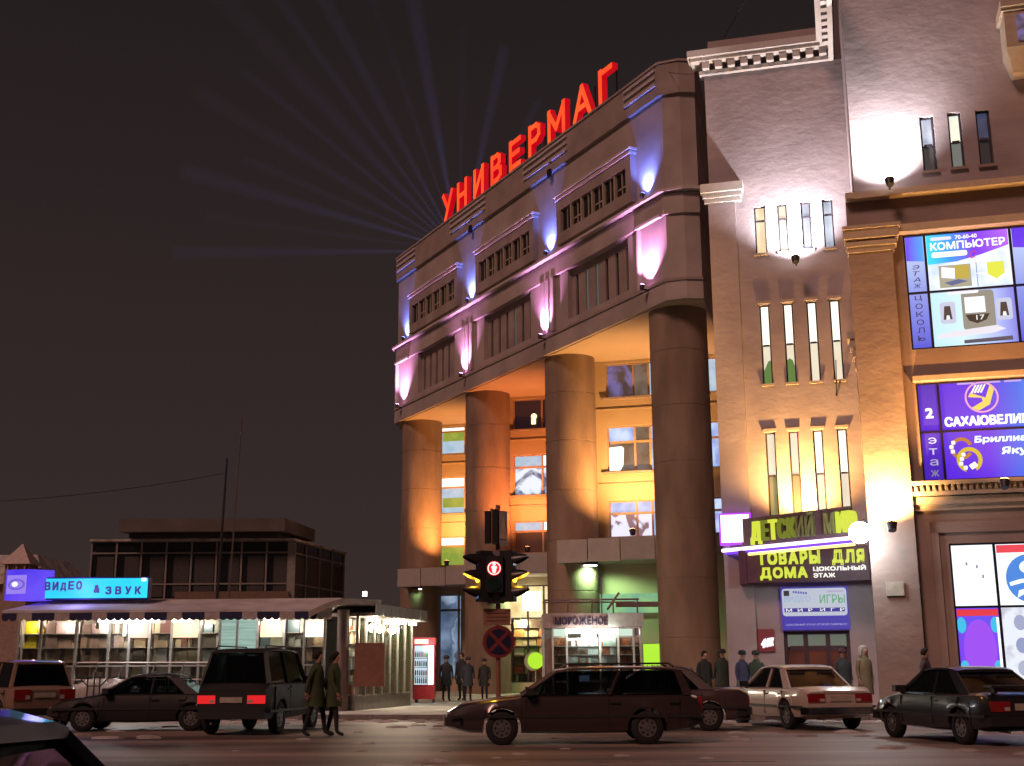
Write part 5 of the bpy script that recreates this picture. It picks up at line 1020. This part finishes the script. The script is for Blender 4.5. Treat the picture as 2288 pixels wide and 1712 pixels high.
def make_car(label, cat, x, y, bearing, paint, L=4.4, W=1.72, H=1.42, belt=.88, hood=.86, trunk=.92, ws=(.95, .25), rw=(-1.35, -.85), wheel=.31, axle=(-1.3, 1.32), zb=.2, tail=None, tailz=.68, wagon=False, bumper=None, z=0.0, group='cars on the street', name='car', plate=True, spoiler=False, rail=False, arch=.055):
    F = Matrix.Translation((x, y, z)) @ Matrix.Rotation(R_(90 - bearing), 4, 'Z')
    o = thing(name, label, cat, F, group); h = L / 2; w = W / 2
    top = [(-h, trunk - .10), (-h + .1, trunk), (rw[0], belt + .02), (ws[0], belt + .01), (ws[0] + .15, hood + .02), (h - .55, hood - .06), (h - .12, hood - .16), (h, hood - .26)]
    wid = [(-h, w * .90), (-h + .25, w * .97), (-h + .8, w), (h - 1.0, w), (h - .3, w * .95), (h, w * .84)]
    bot = [(-h, zb + .16), (-h + .3, zb + .03), (0, zb), (h - .4, zb + .02), (h, zb + .12)]
    Ra = wheel + arch; xs = set(-h + L * (i / 22) for i in range(23)); xs = set(v for v in xs if all(abs(v - a) > Ra + .02 for a in axle))
    for a in axle: xs |= set(a + Ra * math.sin(math.pi * k / 20) for k in range(-10, 11)) | {a - Ra - .004, a + Ra + .004}
    rings = []
    for xx in sorted(xs):
        zt, ww, zl = lerp_tab(top, xx), lerp_tab(wid, xx), lerp_tab(bot, xx); zm = zl + (zt - zl) * .55; az = 0.0
        for a in axle:
            if abs(xx - a) <= Ra: az = wheel + math.sqrt(max(0, Ra * Ra - (xx - a) ** 2))
        z0_ = max(zl, az); flare = .02 if az > zl else 0
        hf = [(ww * .66, z0_), (ww * .95, max(zl + .05, z0_)), (ww * .99 + flare, max(zl + .18, z0_ + .004)), (ww + flare, max(zm, z0_ + .03)), (ww * .985, max(zt - .14, z0_ + .05)), (ww * .955, zt - .04), (ww * .86, zt), (ww * .4, zt + .022)]
        rings.append([(xx, a, b) for a, b in hf] + [(xx, -a, b) for a, b in hf[::-1]])
    mb = MB(F); mb.loft(rings); build('body', mb, paint, o, smooth='auto')
    # cabin
    wb, wt, zt = w * .90, w * .72, H
    mb = MB(F); rr = []
    n = 9
    for i in range(n + 1):
        t = i / n; xx = rw[1] - .06 + (ws[1] + .06 - rw[1] + .06) * t; e = math.sin(math.pi * min(1, max(0, t))) ** .5 if 0 < t < 1 else 0
        k = .95 + .05 * e; zc = zt - .085 + .065 * e
        rr.append([(xx, wt * k + .03, zc - .045), (xx, wt * k + .02, zc - .01), (xx, wt * k * .8, zc + .014), (xx, 0, zc + .02), (xx, -wt * k * .8, zc + .014), (xx, -wt * k - .02, zc - .01), (xx, -wt * k - .03, zc - .045), (xx, 0, zc - .03)])
    mb.loft(rr); build('roof', mb, paint, o, smooth='auto')
    zr = zt - .10; zbl = belt + .005; B_ = (ws[0] + rw[0]) / 2 - .05; Bt = (ws[1] + rw[1]) / 2 - .02
    for s in (1, -1):
        mb = MB(F); mb.cyl((ws[0], s * wb, zbl), (ws[1], s * wt, zr), .045, .04, 6); build('pillar', mb, paint, o)
        mb = MB(F); mb.cyl((B_, s * (wb + .01), zbl), (Bt, s * (wt + .012), zr), .035, .03, 6); build('pillar', mb, paint, o)
        cw = .15 if not wagon else .08
        mb = MB(F); p = [(rw[0] - .02, s * wb, zbl), (rw[0] + cw * 2.0, s * (wb + .008), zbl), (rw[1] + cw * 1.3, s * (wt + .008), zr), (rw[1] - .03, s * wt, zr)]
        mb.add(p + [(a, b - s * .05, c) for a, b, c in p], [(0, 1, 2, 3), (7, 6, 5, 4), (0, 4, 5, 1), (1, 5, 6, 2), (2, 6, 7, 3), (3, 7, 4, 0)]); build('pillar', mb, paint, o)
        for (a0, a1), (c0, c1) in (((B_ + .04, Bt + .035), (ws[0] - .05, ws[1] - .04)), ((rw[0] + cw * 2 + .01, rw[1] + cw * 1.3 + .01), (B_ - .04, Bt - .035))):
            mb = MB(F); p = [(a0, s * (wb - .012), zbl + .01), (c0, s * (wb - .012), zbl + .01), (c1, s * (wt - .008), zr), (a1, s * (wt - .008), zr)]
            mb.add(p + [(a, b - s * .008, c) for a, b, c in p], [(0, 1, 2, 3), (7, 6, 5, 4), (0, 4, 5, 1), (1, 5, 6, 2), (2, 6, 7, 3), (3, 7, 4, 0)]); build('side_window', mb, cglass, o)
        for xx in (B_ - .1, rw[0] + .35):
            mb = MB(F); mb.box(xx - .09, xx + .09, s * (w * .985), s * (w * 1.0 + .022), belt - .14, belt - .115); build('door_handle', mb, plastic, o)
        mb = MB(F); mb.box(ws[0] - .22, ws[0] - .08, s * (w * .93), s * (w + .17), belt + .02, belt + .15); build('mirror', mb, plastic, o)
        for ax in axle:
            mb = MB(F); n = 24
            prof = [(wheel * .62, w - .022), (wheel * .93, w - .015), (wheel, w - .045), (wheel, w - .19), (wheel * .9, w - .215), (wheel * .62, w - .215)]
            for k in range(n): 
                a0, a1 = 2 * math.pi * k / n, 2 * math.pi * (k + 1) / n
                for (r0, y0), (r1, y1) in zip(prof[:-1], prof[1:]):
                    mb.add([(ax + r0 * math.cos(a0), s * y0, wheel + r0 * math.sin(a0)), (ax + r0 * math.cos(a1), s * y0, wheel + r0 * math.sin(a1)), (ax + r1 * math.cos(a1), s * y1, wheel + r1 * math.sin(a1)), (ax + r1 * math.cos(a0), s * y1, wheel + r1 * math.sin(a0))], [(0, 1, 2, 3)])
            wl = build('wheel', mb, tyre, o, smooth=True, weld=True)
            mb = MB(F); mb.cyl((ax, s * (w - .1), wheel), (ax, s * (w - .03), wheel), wheel * .63, wheel * .58, 20); mb.cyl((ax, s * (w - .03), wheel), (ax, s * (w - .012), wheel), wheel * .2, wheel * .16, 12); build('rim', mb, rimm, wl)
            mb = MB(F)
            for k in range(8): an = 2 * math.pi * k / 8; mb.cyl((ax + wheel * .4 * math.cos(an), s * (w - .032), wheel + wheel * .4 * math.sin(an)), (ax + wheel * .4 * math.cos(an), s * (w - .0275), wheel + wheel * .4 * math.sin(an)), wheel * .085, n=8)
            build('rim_hole', mb, black, wl)
        # lamps
        tm = tail or tail_off
        mb = MB(F); hh = .09 if not (wagon and not tail) else .13
        mb.box(-h - .018, -h + .06, s * (w * .42), s * (w * .885), tailz - hh, tailz + hh); build('tail_light', mb, tm, o)
        mb = MB(F); mb.box(-h - .022, -h - .005, s * (w * .44), s * (w * .56), tailz - hh + .02, tailz - .01); build('reverse_light', mb, head_off, o)
        mb = MB(F); mb.box(h - .1, h + .005, s * (w * .42), s * (w * .80), hood - .40, hood - .25); build('headlight', mb, head_off, o)
    for nm, a, b in (('windscreen', ws[0], ws[1]), ('rear_window', rw[0], rw[1])):
        mb = MB(F); p = [(a, wb - .06, zbl + .02), (a, -wb + .06, zbl + .02), (b, -wt + .04, zr), (b, wt - .04, zr)]; e = .01 if nm == 'windscreen' else -.01
        mb.add(p + [(q[0] - e, q[1], q[2] - .003) for q in p], [(0, 1, 2, 3), (7, 6, 5, 4), (0, 4, 5, 1), (1, 5, 6, 2), (2, 6, 7, 3), (3, 7, 4, 0)]); build(nm, mb, cglass, o)
    bm_ = bumper or plastic
    for sx in (-1, 1):
        mb = MB(F); pts = [(sx * (h - .25), w * .97), (sx * (h + .03), w * .90), (sx * (h + .075), w * .5), (sx * (h + .08), 0), (sx * (h + .075), -w * .5), (sx * (h + .03), -w * .90), (sx * (h - .25), -w * .97)]
        rg = [[(a, b, .36), (a - sx * .06, b * .96, .36), (a - sx * .06, b * .96, .52), (a, b, .52)] for a, b in pts]; mb.loft(rg); build('bumper', mb, bm_, o, smooth='auto')
    mb = MB(F); mb.box(h - .03, h + .012, -w * .4, w * .4, hood - .40, hood - .27); build('grille', mb, plastic, o)
    mb = MB(F); mb.box(-h - .004, -h + .03, -w * .86, w * .86, trunk - .145, trunk - .135); build('trunk_gap', mb, black, o)
    mb = MB(F); mb.cyl((-h - .03, w * .5, .26), (-h + .3, w * .5, .27), .028, n=8); build('exhaust', mb, rimm, o)
    if plate:
        mb = MB(F); mb.box(-h - .024, -h - .002, -.26, .26, tailz - .07, tailz + .05); build('number_plate', mb, plate_m, o)
    for xx, yy in ((.25, .36), (.25, -.36), (-.65, .36), (-.65, -.36)):
        mb = MB(F); mb.loft([[(xx - .22 - k * .16, yy + sx * .24 * (1 - .25 * k), .45 + k * (H - .62)) for sx in (-1, 1)] + [(xx - .10 - k * .16, yy + sx * .24 * (1 - .25 * k), .45 + k * (H - .62)) for sx in (1, -1)] for k in (0, .8, 1)]); build('seat', mb, seatm, o)
    mb = MB(F); mb.cyl((.62, .36, .93), (.66, .36, .95), .17, .17, 14); build('steering_wheel', mb, plastic, o)
    if spoiler: mb = MB(F); mb.box(-h + .02, -h + .26, -w * .8, w * .8, trunk + .10, trunk + .14); mb.box(-h + .08, -h + .2, -w * .7, -w * .62, trunk - .01, trunk + .1); mb.box(-h + .08, -h + .2, w * .62, w * .7, trunk - .01, trunk + .1); build('spoiler', mb, plastic, o)
    if rail:
        for s in (1, -1): mb = MB(F); mb.tube([(rw[1] + .1, s * wt * .9, zt - .03), (rw[1] + .2, s * wt * .9, zt + .04), (ws[1] - .2, s * wt * .9, zt + .04), (ws[1] - .1, s * wt * .9, zt - .03)], .018); build('roof_rail', mb, plastic, o)
    for s in (1, -1):
        for xx in (ws[0] - .08, B_ + .02, rw[0] + .25):
            mb = MB(F); mb.box(xx - .006, xx + .006, s * (w * .975), s * (w + .003), zb + .12, belt - .05); build('door_gap', mb, black, o)
    mb = MB(F); mb.box(-h + .06, h - .06, w * 1.0, w * 1.0 + .012, .5, .55); mb.box(-h + .06, h - .06, -w * 1.0 - .012, -w * 1.0, .5, .55); build('side_moulding', mb, plastic, o)
    return o
def paint_(n, c, r=.3): return pbr('paint_' + n, c, r, var=.06, scale=3, coat=.7)
lit_tail = emis('tail_lit', (1.0, .015, .02), .75)
make_car('pale beige saloon with red tail lights parked before the shop doors', 'car', 6.90, 31.2, -13, paint_('beige', (.50, .42, .36)), 4.75, 1.80, 1.48, .93, .92, .96, (1.05, .35), (-1.45, -.85), .33, (-1.35, 1.42), .22, bumper=chrome, tailz=.72, name='parked_car')
make_car('dark saloon with rear spoiler parked at the far right', 'car', 8.80, 24.95, -12, paint_('black', (.012, .012, .016)), 4.3, 1.70, 1.42, .90, .87, .93, (.9, .25), (-1.5, -.85), .31, (-1.25, 1.3), .22, tailz=.70, spoiler=True, name='parked_car')
make_car('long dark brown estate car passing in front of the traffic signal', 'car', 1.15, 25.0, -90, paint_('brown', (.035, .02, .02)), 4.85, 1.76, 1.46, .90, .86, .95, (1.0, .3), (-2.25, -2.05), .31, (-1.38, 1.38), .2, wagon=True, tailz=.75, rail=True, name='passing_car')
make_car('dark saloon behind the estate car, left of the beige saloon', 'car', 3.35, 30.2, -80, paint_('plum', (.05, .028, .028)), 4.4, 1.72, 1.47, .92, .88, .95, (.95, .3), (-1.4, -.85), .31, (-1.3, 1.32), .2, name='parked_car')
make_car('boxy pale brown off-roader at the left edge near the fan fence', 'car', -13.05, 33.3, -40, paint_('umber', (.26, .17, .12), .45), 4.0, 1.72, 1.72, 1.02, 1.02, 1.05, (.75, .45), (-1.75, -1.5), .35, (-1.2, 1.25), .3, wagon=True, tailz=.85, name='parked_car')
make_car('black low saloon in the dark before the pavilion', 'car', -9.1, 31.4, -92, pbr('paint_soot', (.01, .01, .012), .6, var=.3, scale=2), 4.3, 1.68, 1.36, .86, .82, .88, (.9, .25), (-1.4, -.85), .30, (-1.28, 1.3), .2, name='passing_car')
make_car('tall black off-roader with glowing red tail lights in the dark road', 'car', -6.0, 30.3, 8, pbr('paint_soot', (.01, .01, .012), .6, var=.3, scale=2), 4.2, 1.78, 1.92, 1.12, 1.08, 1.1, (.8, .5), (-1.95, -1.75), .36, (-1.25, 1.3), .32, lit_tail, .78, wagon=True, rail=True, name='passing_car')
make_car('dark glossy car close to the viewer, cut off at the lower left corner', 'car', -1.93, 3.66, 90, paint_('navy', (.012, .012, .02)), 4.3, 1.70, 1.315, .84, .80, .86, (.72, .38), (-1.4, -.85), .30, (-1.28, 1.3), .18, name='near_car')

# ------------------------------------------------------------------ people
skin = pbr('skin', (.42, .25, .18), .6, var=.1)
def skinned(pts, edges):
    me = bpy.data.meshes.new('body'); me.from_pydata([p[:3] for p in pts], edges, []); o = bpy.data.objects.new('body', me); COL.objects.link(o)
    m = o.modifiers.new('Skin', 'SKIN'); m.use_smooth_shade = True; m.branch_smoothing = .6
    if not me.skin_vertices: me.attributes.new('x', 'FLOAT', 'POINT')
    sl = me.skin_vertices[0] if me.skin_vertices else None
    for i, p in enumerate(pts):
        v = sl.data[i]; v.radius = (p[3], p[4] if len(p) > 4 else p[3]); v.use_root = (i == 0)
    s = o.modifiers.new('Sub', 'SUBSURF'); s.levels = 1; s.render_levels = 1
    r = bpy.data.meshes.new_from_object(o.evaluated_get(bpy.context.evaluated_depsgraph_get()))
    bpy.data.objects.remove(o); bpy.data.meshes.remove(me); return r
_body = {}
def body_mesh(pose):
    """standing figure 1.75 m tall, facing -y"""
    if pose in _body: return _body[pose]
    st = {'stand': (.04, -.04, 0, 0), 'walk': (.26, -.24, .18, -.18), 'step': (-.16, .2, -.12, .14)}[pose]
    l, r, al, ar = st
    P = [(0, 0, .96, .15, .11), (0, .01, 1.12, .135, .10), (0, .0, 1.30, .17, .115), (0, .01, 1.44, .12, .085), (0, -.005, 1.52, .052), (0, -.02, 1.60, .082, .09), (0, -.025, 1.68, .086, .098), (0, -.015, 1.755, .058, .065), (0, -.115, 1.645, .012),
         (.09, 0, .90, .095), (.105, -l * .45, .50, .062), (.11, -l * .8 + .04, .10, .045), (.12, -l * .8 - .12, .035, .035),
         (-.09, 0, .90, .095), (-.105, -r * .45, .50, .062), (-.11, -r * .8 + .04, .10, .045), (-.12, -r * .8 - .12, .035, .035),
         (.20, .01, 1.41, .065), (.255, .03 - al * .4, 1.14, .05), (.26, -.03 - al, .90, .036), (.255, -.05 - al, .83, .032, .018),
         (-.20, .01, 1.41, .065), (-.255, .03 - ar * .4, 1.14, .05), (-.26, -.03 - ar, .90, .036), (-.255, -.05 - ar, .83, .032, .018)]
    Ed = [(0, 1), (1, 2), (2, 3), (3, 4), (4, 5), (5, 6), (6, 7), (6, 8), (0, 9), (9, 10), (10, 11), (11, 12), (0, 13), (13, 14), (14, 15), (15, 16), (2, 17), (17, 18), (18, 19), (19, 20), (2, 21), (21, 22), (22, 23), (23, 24)]
    m = skinned(P, Ed); bm = bmesh.new(); bm.from_mesh(m)
    # fingers rooted in the palms
    for s, a in ((1, al), (-1, ar)):
        c = Vector((.255 * s, -.05 - a, .83))
        for k, (dy, ln) in enumerate(((-.03, .072), (-.01, .082), (.01, .076), (.03, .06), (-.045, .055))):
            a0 = c + Vector((0, dy * (.7 if k == 4 else 1), -.01 + (.03 if k == 4 else 0))); a1 = a0 + Vector((-s * .012, dy * (.9 if k == 4 else .15), -ln * (.55 if k != 4 else .4))); a2 = a1 + Vector((-s * .022, dy * .1, -ln * .42))
            t = MB(); t.cyl(a0, a1, .010, .009, 5); t.cyl(a1, a2, .009, .007, 5)
            vs = [bm.verts.new(p) for p in t.v]
            for f in t.f: bm.faces.new([vs[i] for i in f])
    bm.to_mesh(m); bm.free(); m.polygons.foreach_set('use_smooth', [True] * len(m.polygons))
    for p in m.polygons:
        c = p.center
        if c.z > 1.53: p.material_index = 0
        elif c.z < .13: p.material_index = 3
        elif abs(c.x) > .19 and c.z < .9: p.material_index = 0
        elif c.z < .93 and abs(c.x) < .2: p.material_index = 1
        else: p.material_index = 2
    _body[pose] = m; return m
def person(label, x, y, turn, coat, trousers, hgt=1.75, pose='stand', head='hat', headcol=(.03, .03, .03), z=.15, hem=.62, bag=None):
    F = Matrix.Translation((x, y, z)) @ Matrix.Rotation(R_(turn), 4, 'Z'); k = hgt / 1.75
    o = thing('person', label, 'person', F, 'people by the shops'); me = body_mesh(pose).copy()
    cm = pbr('cloth_%d' % (hash(coat) % 9999), coat, .9); tm = pbr('cloth_%d' % (hash(trousers) % 9999), trousers, .9)
    for m in (skin, tm, cm, black): me.materials.append(m)
    b = bpy.data.objects.new('body', me); COL.objects.link(b); b.parent = o; b.scale = (k, k, k)
    FK_ = F @ Matrix.Scale(k, 4)
    mb = MB(FK_); N = 16; rg = []
    for zz, rx, ry in ((hem, .235, .19), (hem + .12, .225, .18), (.96, .20, .155), (1.12, .19, .145), (1.30, .215, .15), (1.42, .19, .12), (1.48, .10, .085), (1.53, .085, .085)):
        rg.append([(rx * math.cos(2 * math.pi * i / N), .005 + ry * math.sin(2 * math.pi * i / N), zz) for i in range(N)])
    mb.loft(rg, False); build('coat', mb, cm, o, smooth=True)
    hm = pbr('cap_%d' % (hash(headcol) % 9999), headcol, .95)
    mb = MB(FK_); rg = []
    if head == 'hood': lv = ((1.47, .15, .14, .02), (1.56, .135, .135, .02), (1.66, .135, .14, .015), (1.75, .115, .12, .01), (1.80, .05, .055, .01))
    elif head == 'hat': lv = ((1.66, .108, .118, -.015), (1.70, .118, .125, -.015), (1.77, .108, .115, -.01), (1.80, .05, .055, -.01))
    else: lv = ((1.60, .09, .07, .03), (1.68, .100, .098, .01), (1.75, .088, .092, -.005), (1.785, .04, .045, -.01))
    for zz, rx, ry, dy in lv: rg.append([(rx * math.cos(2 * math.pi * i / N), dy + ry * math.sin(2 * math.pi * i / N) + (.075 if head == 'hood' and math.sin(2 * math.pi * i / N) < -.55 and zz < 1.74 else 0), zz) for i in range(N)])
    mb.loft(rg); build({'hood': 'hood', 'hat': 'hat'}.get(head, 'hair'), mb, hm, o, smooth=True)
    if bag:
        mb = MB(FK_); bx, by = .29, -.05; mb.loft([[(bx - .02, by - .12, .55), (bx + .05, by - .12, .55), (bx + .05, by + .12, .55), (bx - .02, by + .12, .55)], [(bx - .03, by - .14, .70), (bx + .06, by - .14, .70), (bx + .06, by + .14, .70), (bx - .03, by + .14, .70)], [(bx, by - .1, .82), (bx + .03, by - .1, .82), (bx + .03, by + .1, .82), (bx, by + .1, .82)]])
        q = build('shopping_bag', mb, pbr('bag_%d' % (hash(bag) % 9999), bag, .6), None, at=tuple(F @ Vector((.3, 0, .5)))); tag(q, 'pale bag held by the person in black left of the fridge', 'bag')
    return o
person('person in a black coat holding a pale bag left of the lit fridge', -4.95, 48.4, 10, (.02, .018, .02), (.02, .02, .025), 1.74, 'stand', 'hat', bag=(.6, .56, .52))
person('person in a dark jacket standing right beside the lit fridge', -4.38, 48.9, 60, (.03, .022, .022), (.02, .02, .022), 1.78, 'stand', 'hair', (.03, .02, .015))
for i, (x, y, t, c, lb) in enumerate(((-2.75, 51.5, 20, (.04, .045, .06), 'person in blue-grey nearest the fridge on its right side'), (-2.15, 52.2, -30, (.03, .03, .04), 'tall person in dark clothes, second to the right of the fridge'), (-1.85, 51.0, 15, (.04, .05, .07), 'person in grey-blue with a cap, third to the right of the fridge'), (-1.2, 51.6, -20, (.03, .035, .03), 'person in dark green, last of the group right of the fridge'))):
    person(lb, x, y, t, c, (.02, .02, .025), (1.78, 1.92, 1.72, 1.66)[i], 'stand', ('hat', 'hair', 'hat', 'hat')[i], (.05, .05, .06))
person('person in a green jacket walking at the kerb, left one of the pair', -4.30, 27.6, 80, (.05, .07, .03), (.02, .018, .018), 1.80, 'walk', 'hair', (.03, .02, .015), z=0)
person('person in a green jacket walking at the kerb, right one of the pair', -3.95, 27.8, 80, (.05, .07, .03), (.02, .018, .018), 1.78, 'step', 'hair', (.02, .015, .012), z=0)
person('person in a black jacket by the last round column, left of two', 6.0, 39.6, 25, (.025, .03, .025), (.02, .02, .02), 1.76, 'stand', 'hair', (.03, .02, .015))
person('person in a dark green jacket by the last round column, right of two', 6.62, 39.9, -25, (.03, .045, .035), (.02, .02, .02), 1.80, 'stand', 'hat')
person('person in a blue jacket before the stucco wall left of the red notice', 6.75, 37.2, 40, (.05, .06, .12), (.02, .02, .025), 1.72, 'stand', 'hat', (.02, .03, .05))
person('person in a green jacket beside the one in blue, near the red notice', 7.2, 37.4, -35, (.05, .09, .06), (.02, .02, .025), 1.72, 'stand', 'hat', (.03, .05, .04))
person('person in a dark coat before the right-hand glass door', 9.30, 35.6, 20, (.04, .045, .05), (.02, .02, .02), 1.74, 'stand', 'hat', (.07, .03, .04))
person('person in a hooded olive coat with pale fur trim beside the corner pilaster', 9.80, 35.2, 30, (.20, .16, .09), (.03, .05, .10), 1.80, 'stand', 'hood', (.45, .42, .38), hem=.5)
person('person in dark clothes passing before the corner pilaster', 10.75, 32.9, 70, (.05, .03, .03), (.02, .02, .02), 1.70, 'walk', 'hair', (.03, .02, .015))

# ------------------------------------------------------------------ fan fence, snow, pole, wires
FF = thing('fan_fence', 'low dark iron fence panel with fanned bars before a snow heap', 'fence', at(W0, -12.7, 38.4, .15))
iron = pbr('iron', (.02, .018, .018), .6); cx = -12.75
mb = MB(); mb.box(-13.8, -11.5, 38.36, 38.42, .22, .27); build('rail', mb, iron, FF)
for x in (-12.95, -12.75, -12.58): mb = MB(); mb.cyl((x, 38.39, .15), (x, 38.39, 1.25), .022, n=6); build('upright', mb, iron, FF)
for a in (.55, .95, 1.4):
    for s in (-1, 1): mb = MB(); mb.tube([(cx + s * (.15 + .32 * (1.4 - a)), 38.38, .25), (cx + s * (.15 + .32 * (1.4 - a) + a * .62), 38.38, .25 + .55 + (1.4 - a) * .35)], .018); build('fan_bar', mb, iron, FF)
mb = MB(); mb.tube([(cx - .5, 38.37, 1.3), (cx - .2, 38.37, .98), (cx + .2, 38.37, .98), (cx + .5, 38.37, 1.3)], .018); build('fan_bar', mb, iron, FF)
for x in (-13.8, -11.5): mb = MB(); mb.cyl((x, 38.39, .15), (x, 38.39, .8), .03, n=6); build('fence_post', mb, iron, FF)
def heap(name, label, cx, cy, rx, ry, h, z=.15):
    mb = MB(); n, m = 28, 10; rg = []
    for j in range(m + 1):
        t = j / m; rr = math.cos(t * math.pi / 2) ** .8 if j < m else .02
        rg.append([(rx * rr * math.cos(2 * math.pi * i / n) * (1 + .12 * math.sin(3 * i + cx) + .06 * math.sin(7 * i)), ry * rr * math.sin(2 * math.pi * i / n) * (1 + .1 * math.sin(2 * i)), h * math.sin(t * math.pi / 2) * (1 + .1 * math.sin(5 * i + j)) - .03) for i in range(n)])
    mb.loft(rg); o = build(name, mb, snow, None, smooth=True); o.location = (cx, cy, z); tag(o, label, 'snow'); return o
heap('snow_heap', 'heap of dirty snow behind the fan fence', -12.6, 39.0, 1.5, .5, 1.0)
heap('snow_heap', 'low bank of dirty snow along the kerb before the pavilion', -9.6, 37.6, 2.2, .55, .42)
heap('snow_heap', 'thin strip of snow on the ground behind the dark saloon', 11.2, 27.6, 2.4, .5, .10, 0)
PO = thing('lamp_post', 'slim dark pole with wires rising behind the pavilion roof', 'pole', at(W0, -13.9, 58, .15))
mb = MB(); mb.cyl((-13.9, 58, .15), (-13.65, 58, 11.3), .09, .05, 8); build('pole', mb, iron, PO)
mb = MB(); mb.cyl((-13.45, 58.3, .15), (-13.1, 58.3, 13.4), .05, .03, 8); build('mast', mb, pbr('mast_grey', (.12, .10, .09), .6), PO)
def wire(label, a, b, sag, r=.02):
    a, b = Vector(a), Vector(b); pts = []
    for i in range(17): t = i / 16; p = a.lerp(b, t); p.z -= sag * 4 * t * (1 - t); pts.append(tuple(p - a))
    mb = MB(); mb.tube(pts, r, 5); o = build('overhead_wire', mb, iron); o.location = a; return tag(o, label, 'wire', 'overhead wires')
wire('dark overhead wire from the slim pole to the left edge', (-13.66, 58, 10.6), (-45, 62, 10.9), 1.3)
wire('thin wire rising over the hall roof cornice at the top', tuple(FR @ Vector((-1.6, 1.5, 23.0))), (10.4, 30, 27.0), .3, .012)
wire('thin aerial wire at the near right end of the store roof', tuple(FL @ Vector((-.2, .5, 27.5))), tuple(FR @ Vector((-.9, 2, 23.0))), .3, .012)

# ------------------------------------------------------------------ searchlight beams behind the roof
BP = FL @ Vector((-26.6, 3.0, 27.6))
SL = thing('searchlight', 'searchlight behind the store roof throwing a fan of faint blue beams', 'searchlight', Matrix.Translation(BP))
mb = MB(); mb.cyl(tuple(BP + Vector((0, 0, -.9))), tuple(BP + Vector((0, 0, -.55))), .5, .6, 16); mb.cyl(tuple(BP + Vector((0, 0, -.55))), tuple(BP + Vector((0, 0, -.15))), .22, .1, 12); build('housing', mb, dark, SL)
def air(name, d):
    if name in MATS: return MATS[name]
    m = bpy.data.materials.new(name); m.use_nodes = True; n = m.node_tree; n.nodes.clear(); o = n.nodes.new('ShaderNodeOutputMaterial'); s = n.nodes.new('ShaderNodeVolumePrincipled')
    s.inputs['Color'].default_value = (.9, .92, 1, 1); s.inputs['Density'].default_value = d; n.links.new(s.outputs[0], o.inputs['Volume']); MATS[name] = m; return m
camR = camo.matrix_world.to_3x3(); q = camR.inverted() @ (BP - Vector((0, 0, 1.4)))
for i, (ang_, wdt, ln) in enumerate(((190, 1.2, 14), (178, 1.6, 22), (170, 1.1, 20), (162, 1.9, 22), (155, 1.2, 18), (147, 1.7, 25), (139, 1.1, 22), (132, 2.2, 30), (125, 1.3, 27), (118, 1.8, 26), (109, 1.2, 22), (101, 2.1, 22), (90, 1.3, 17), (79, 1.9, 16), (64, 1.5, 13))):
    d = camR @ Vector((math.cos(R_(ang_)), math.sin(R_(ang_)), -.35 - .03 * (i % 3))); d.normalize()
    a = BP + d * .5; b = BP + d * ln; mb = MB(); mb.cyl(tuple(a), tuple(b), .12, math.tan(R_(wdt)) * ln, 20)
    o = build('light_beam', mb, air('beam_air', .0035), SL, smooth='auto')
    light('beam_lamp', 'SPOT', W0, tuple(BP + d * .2), (.33, .32, .95), (70000, 130000, 55000, 115000, 90000)[i % 5], SL, tuple(b), .05, wdt * 2.3, 1.0)
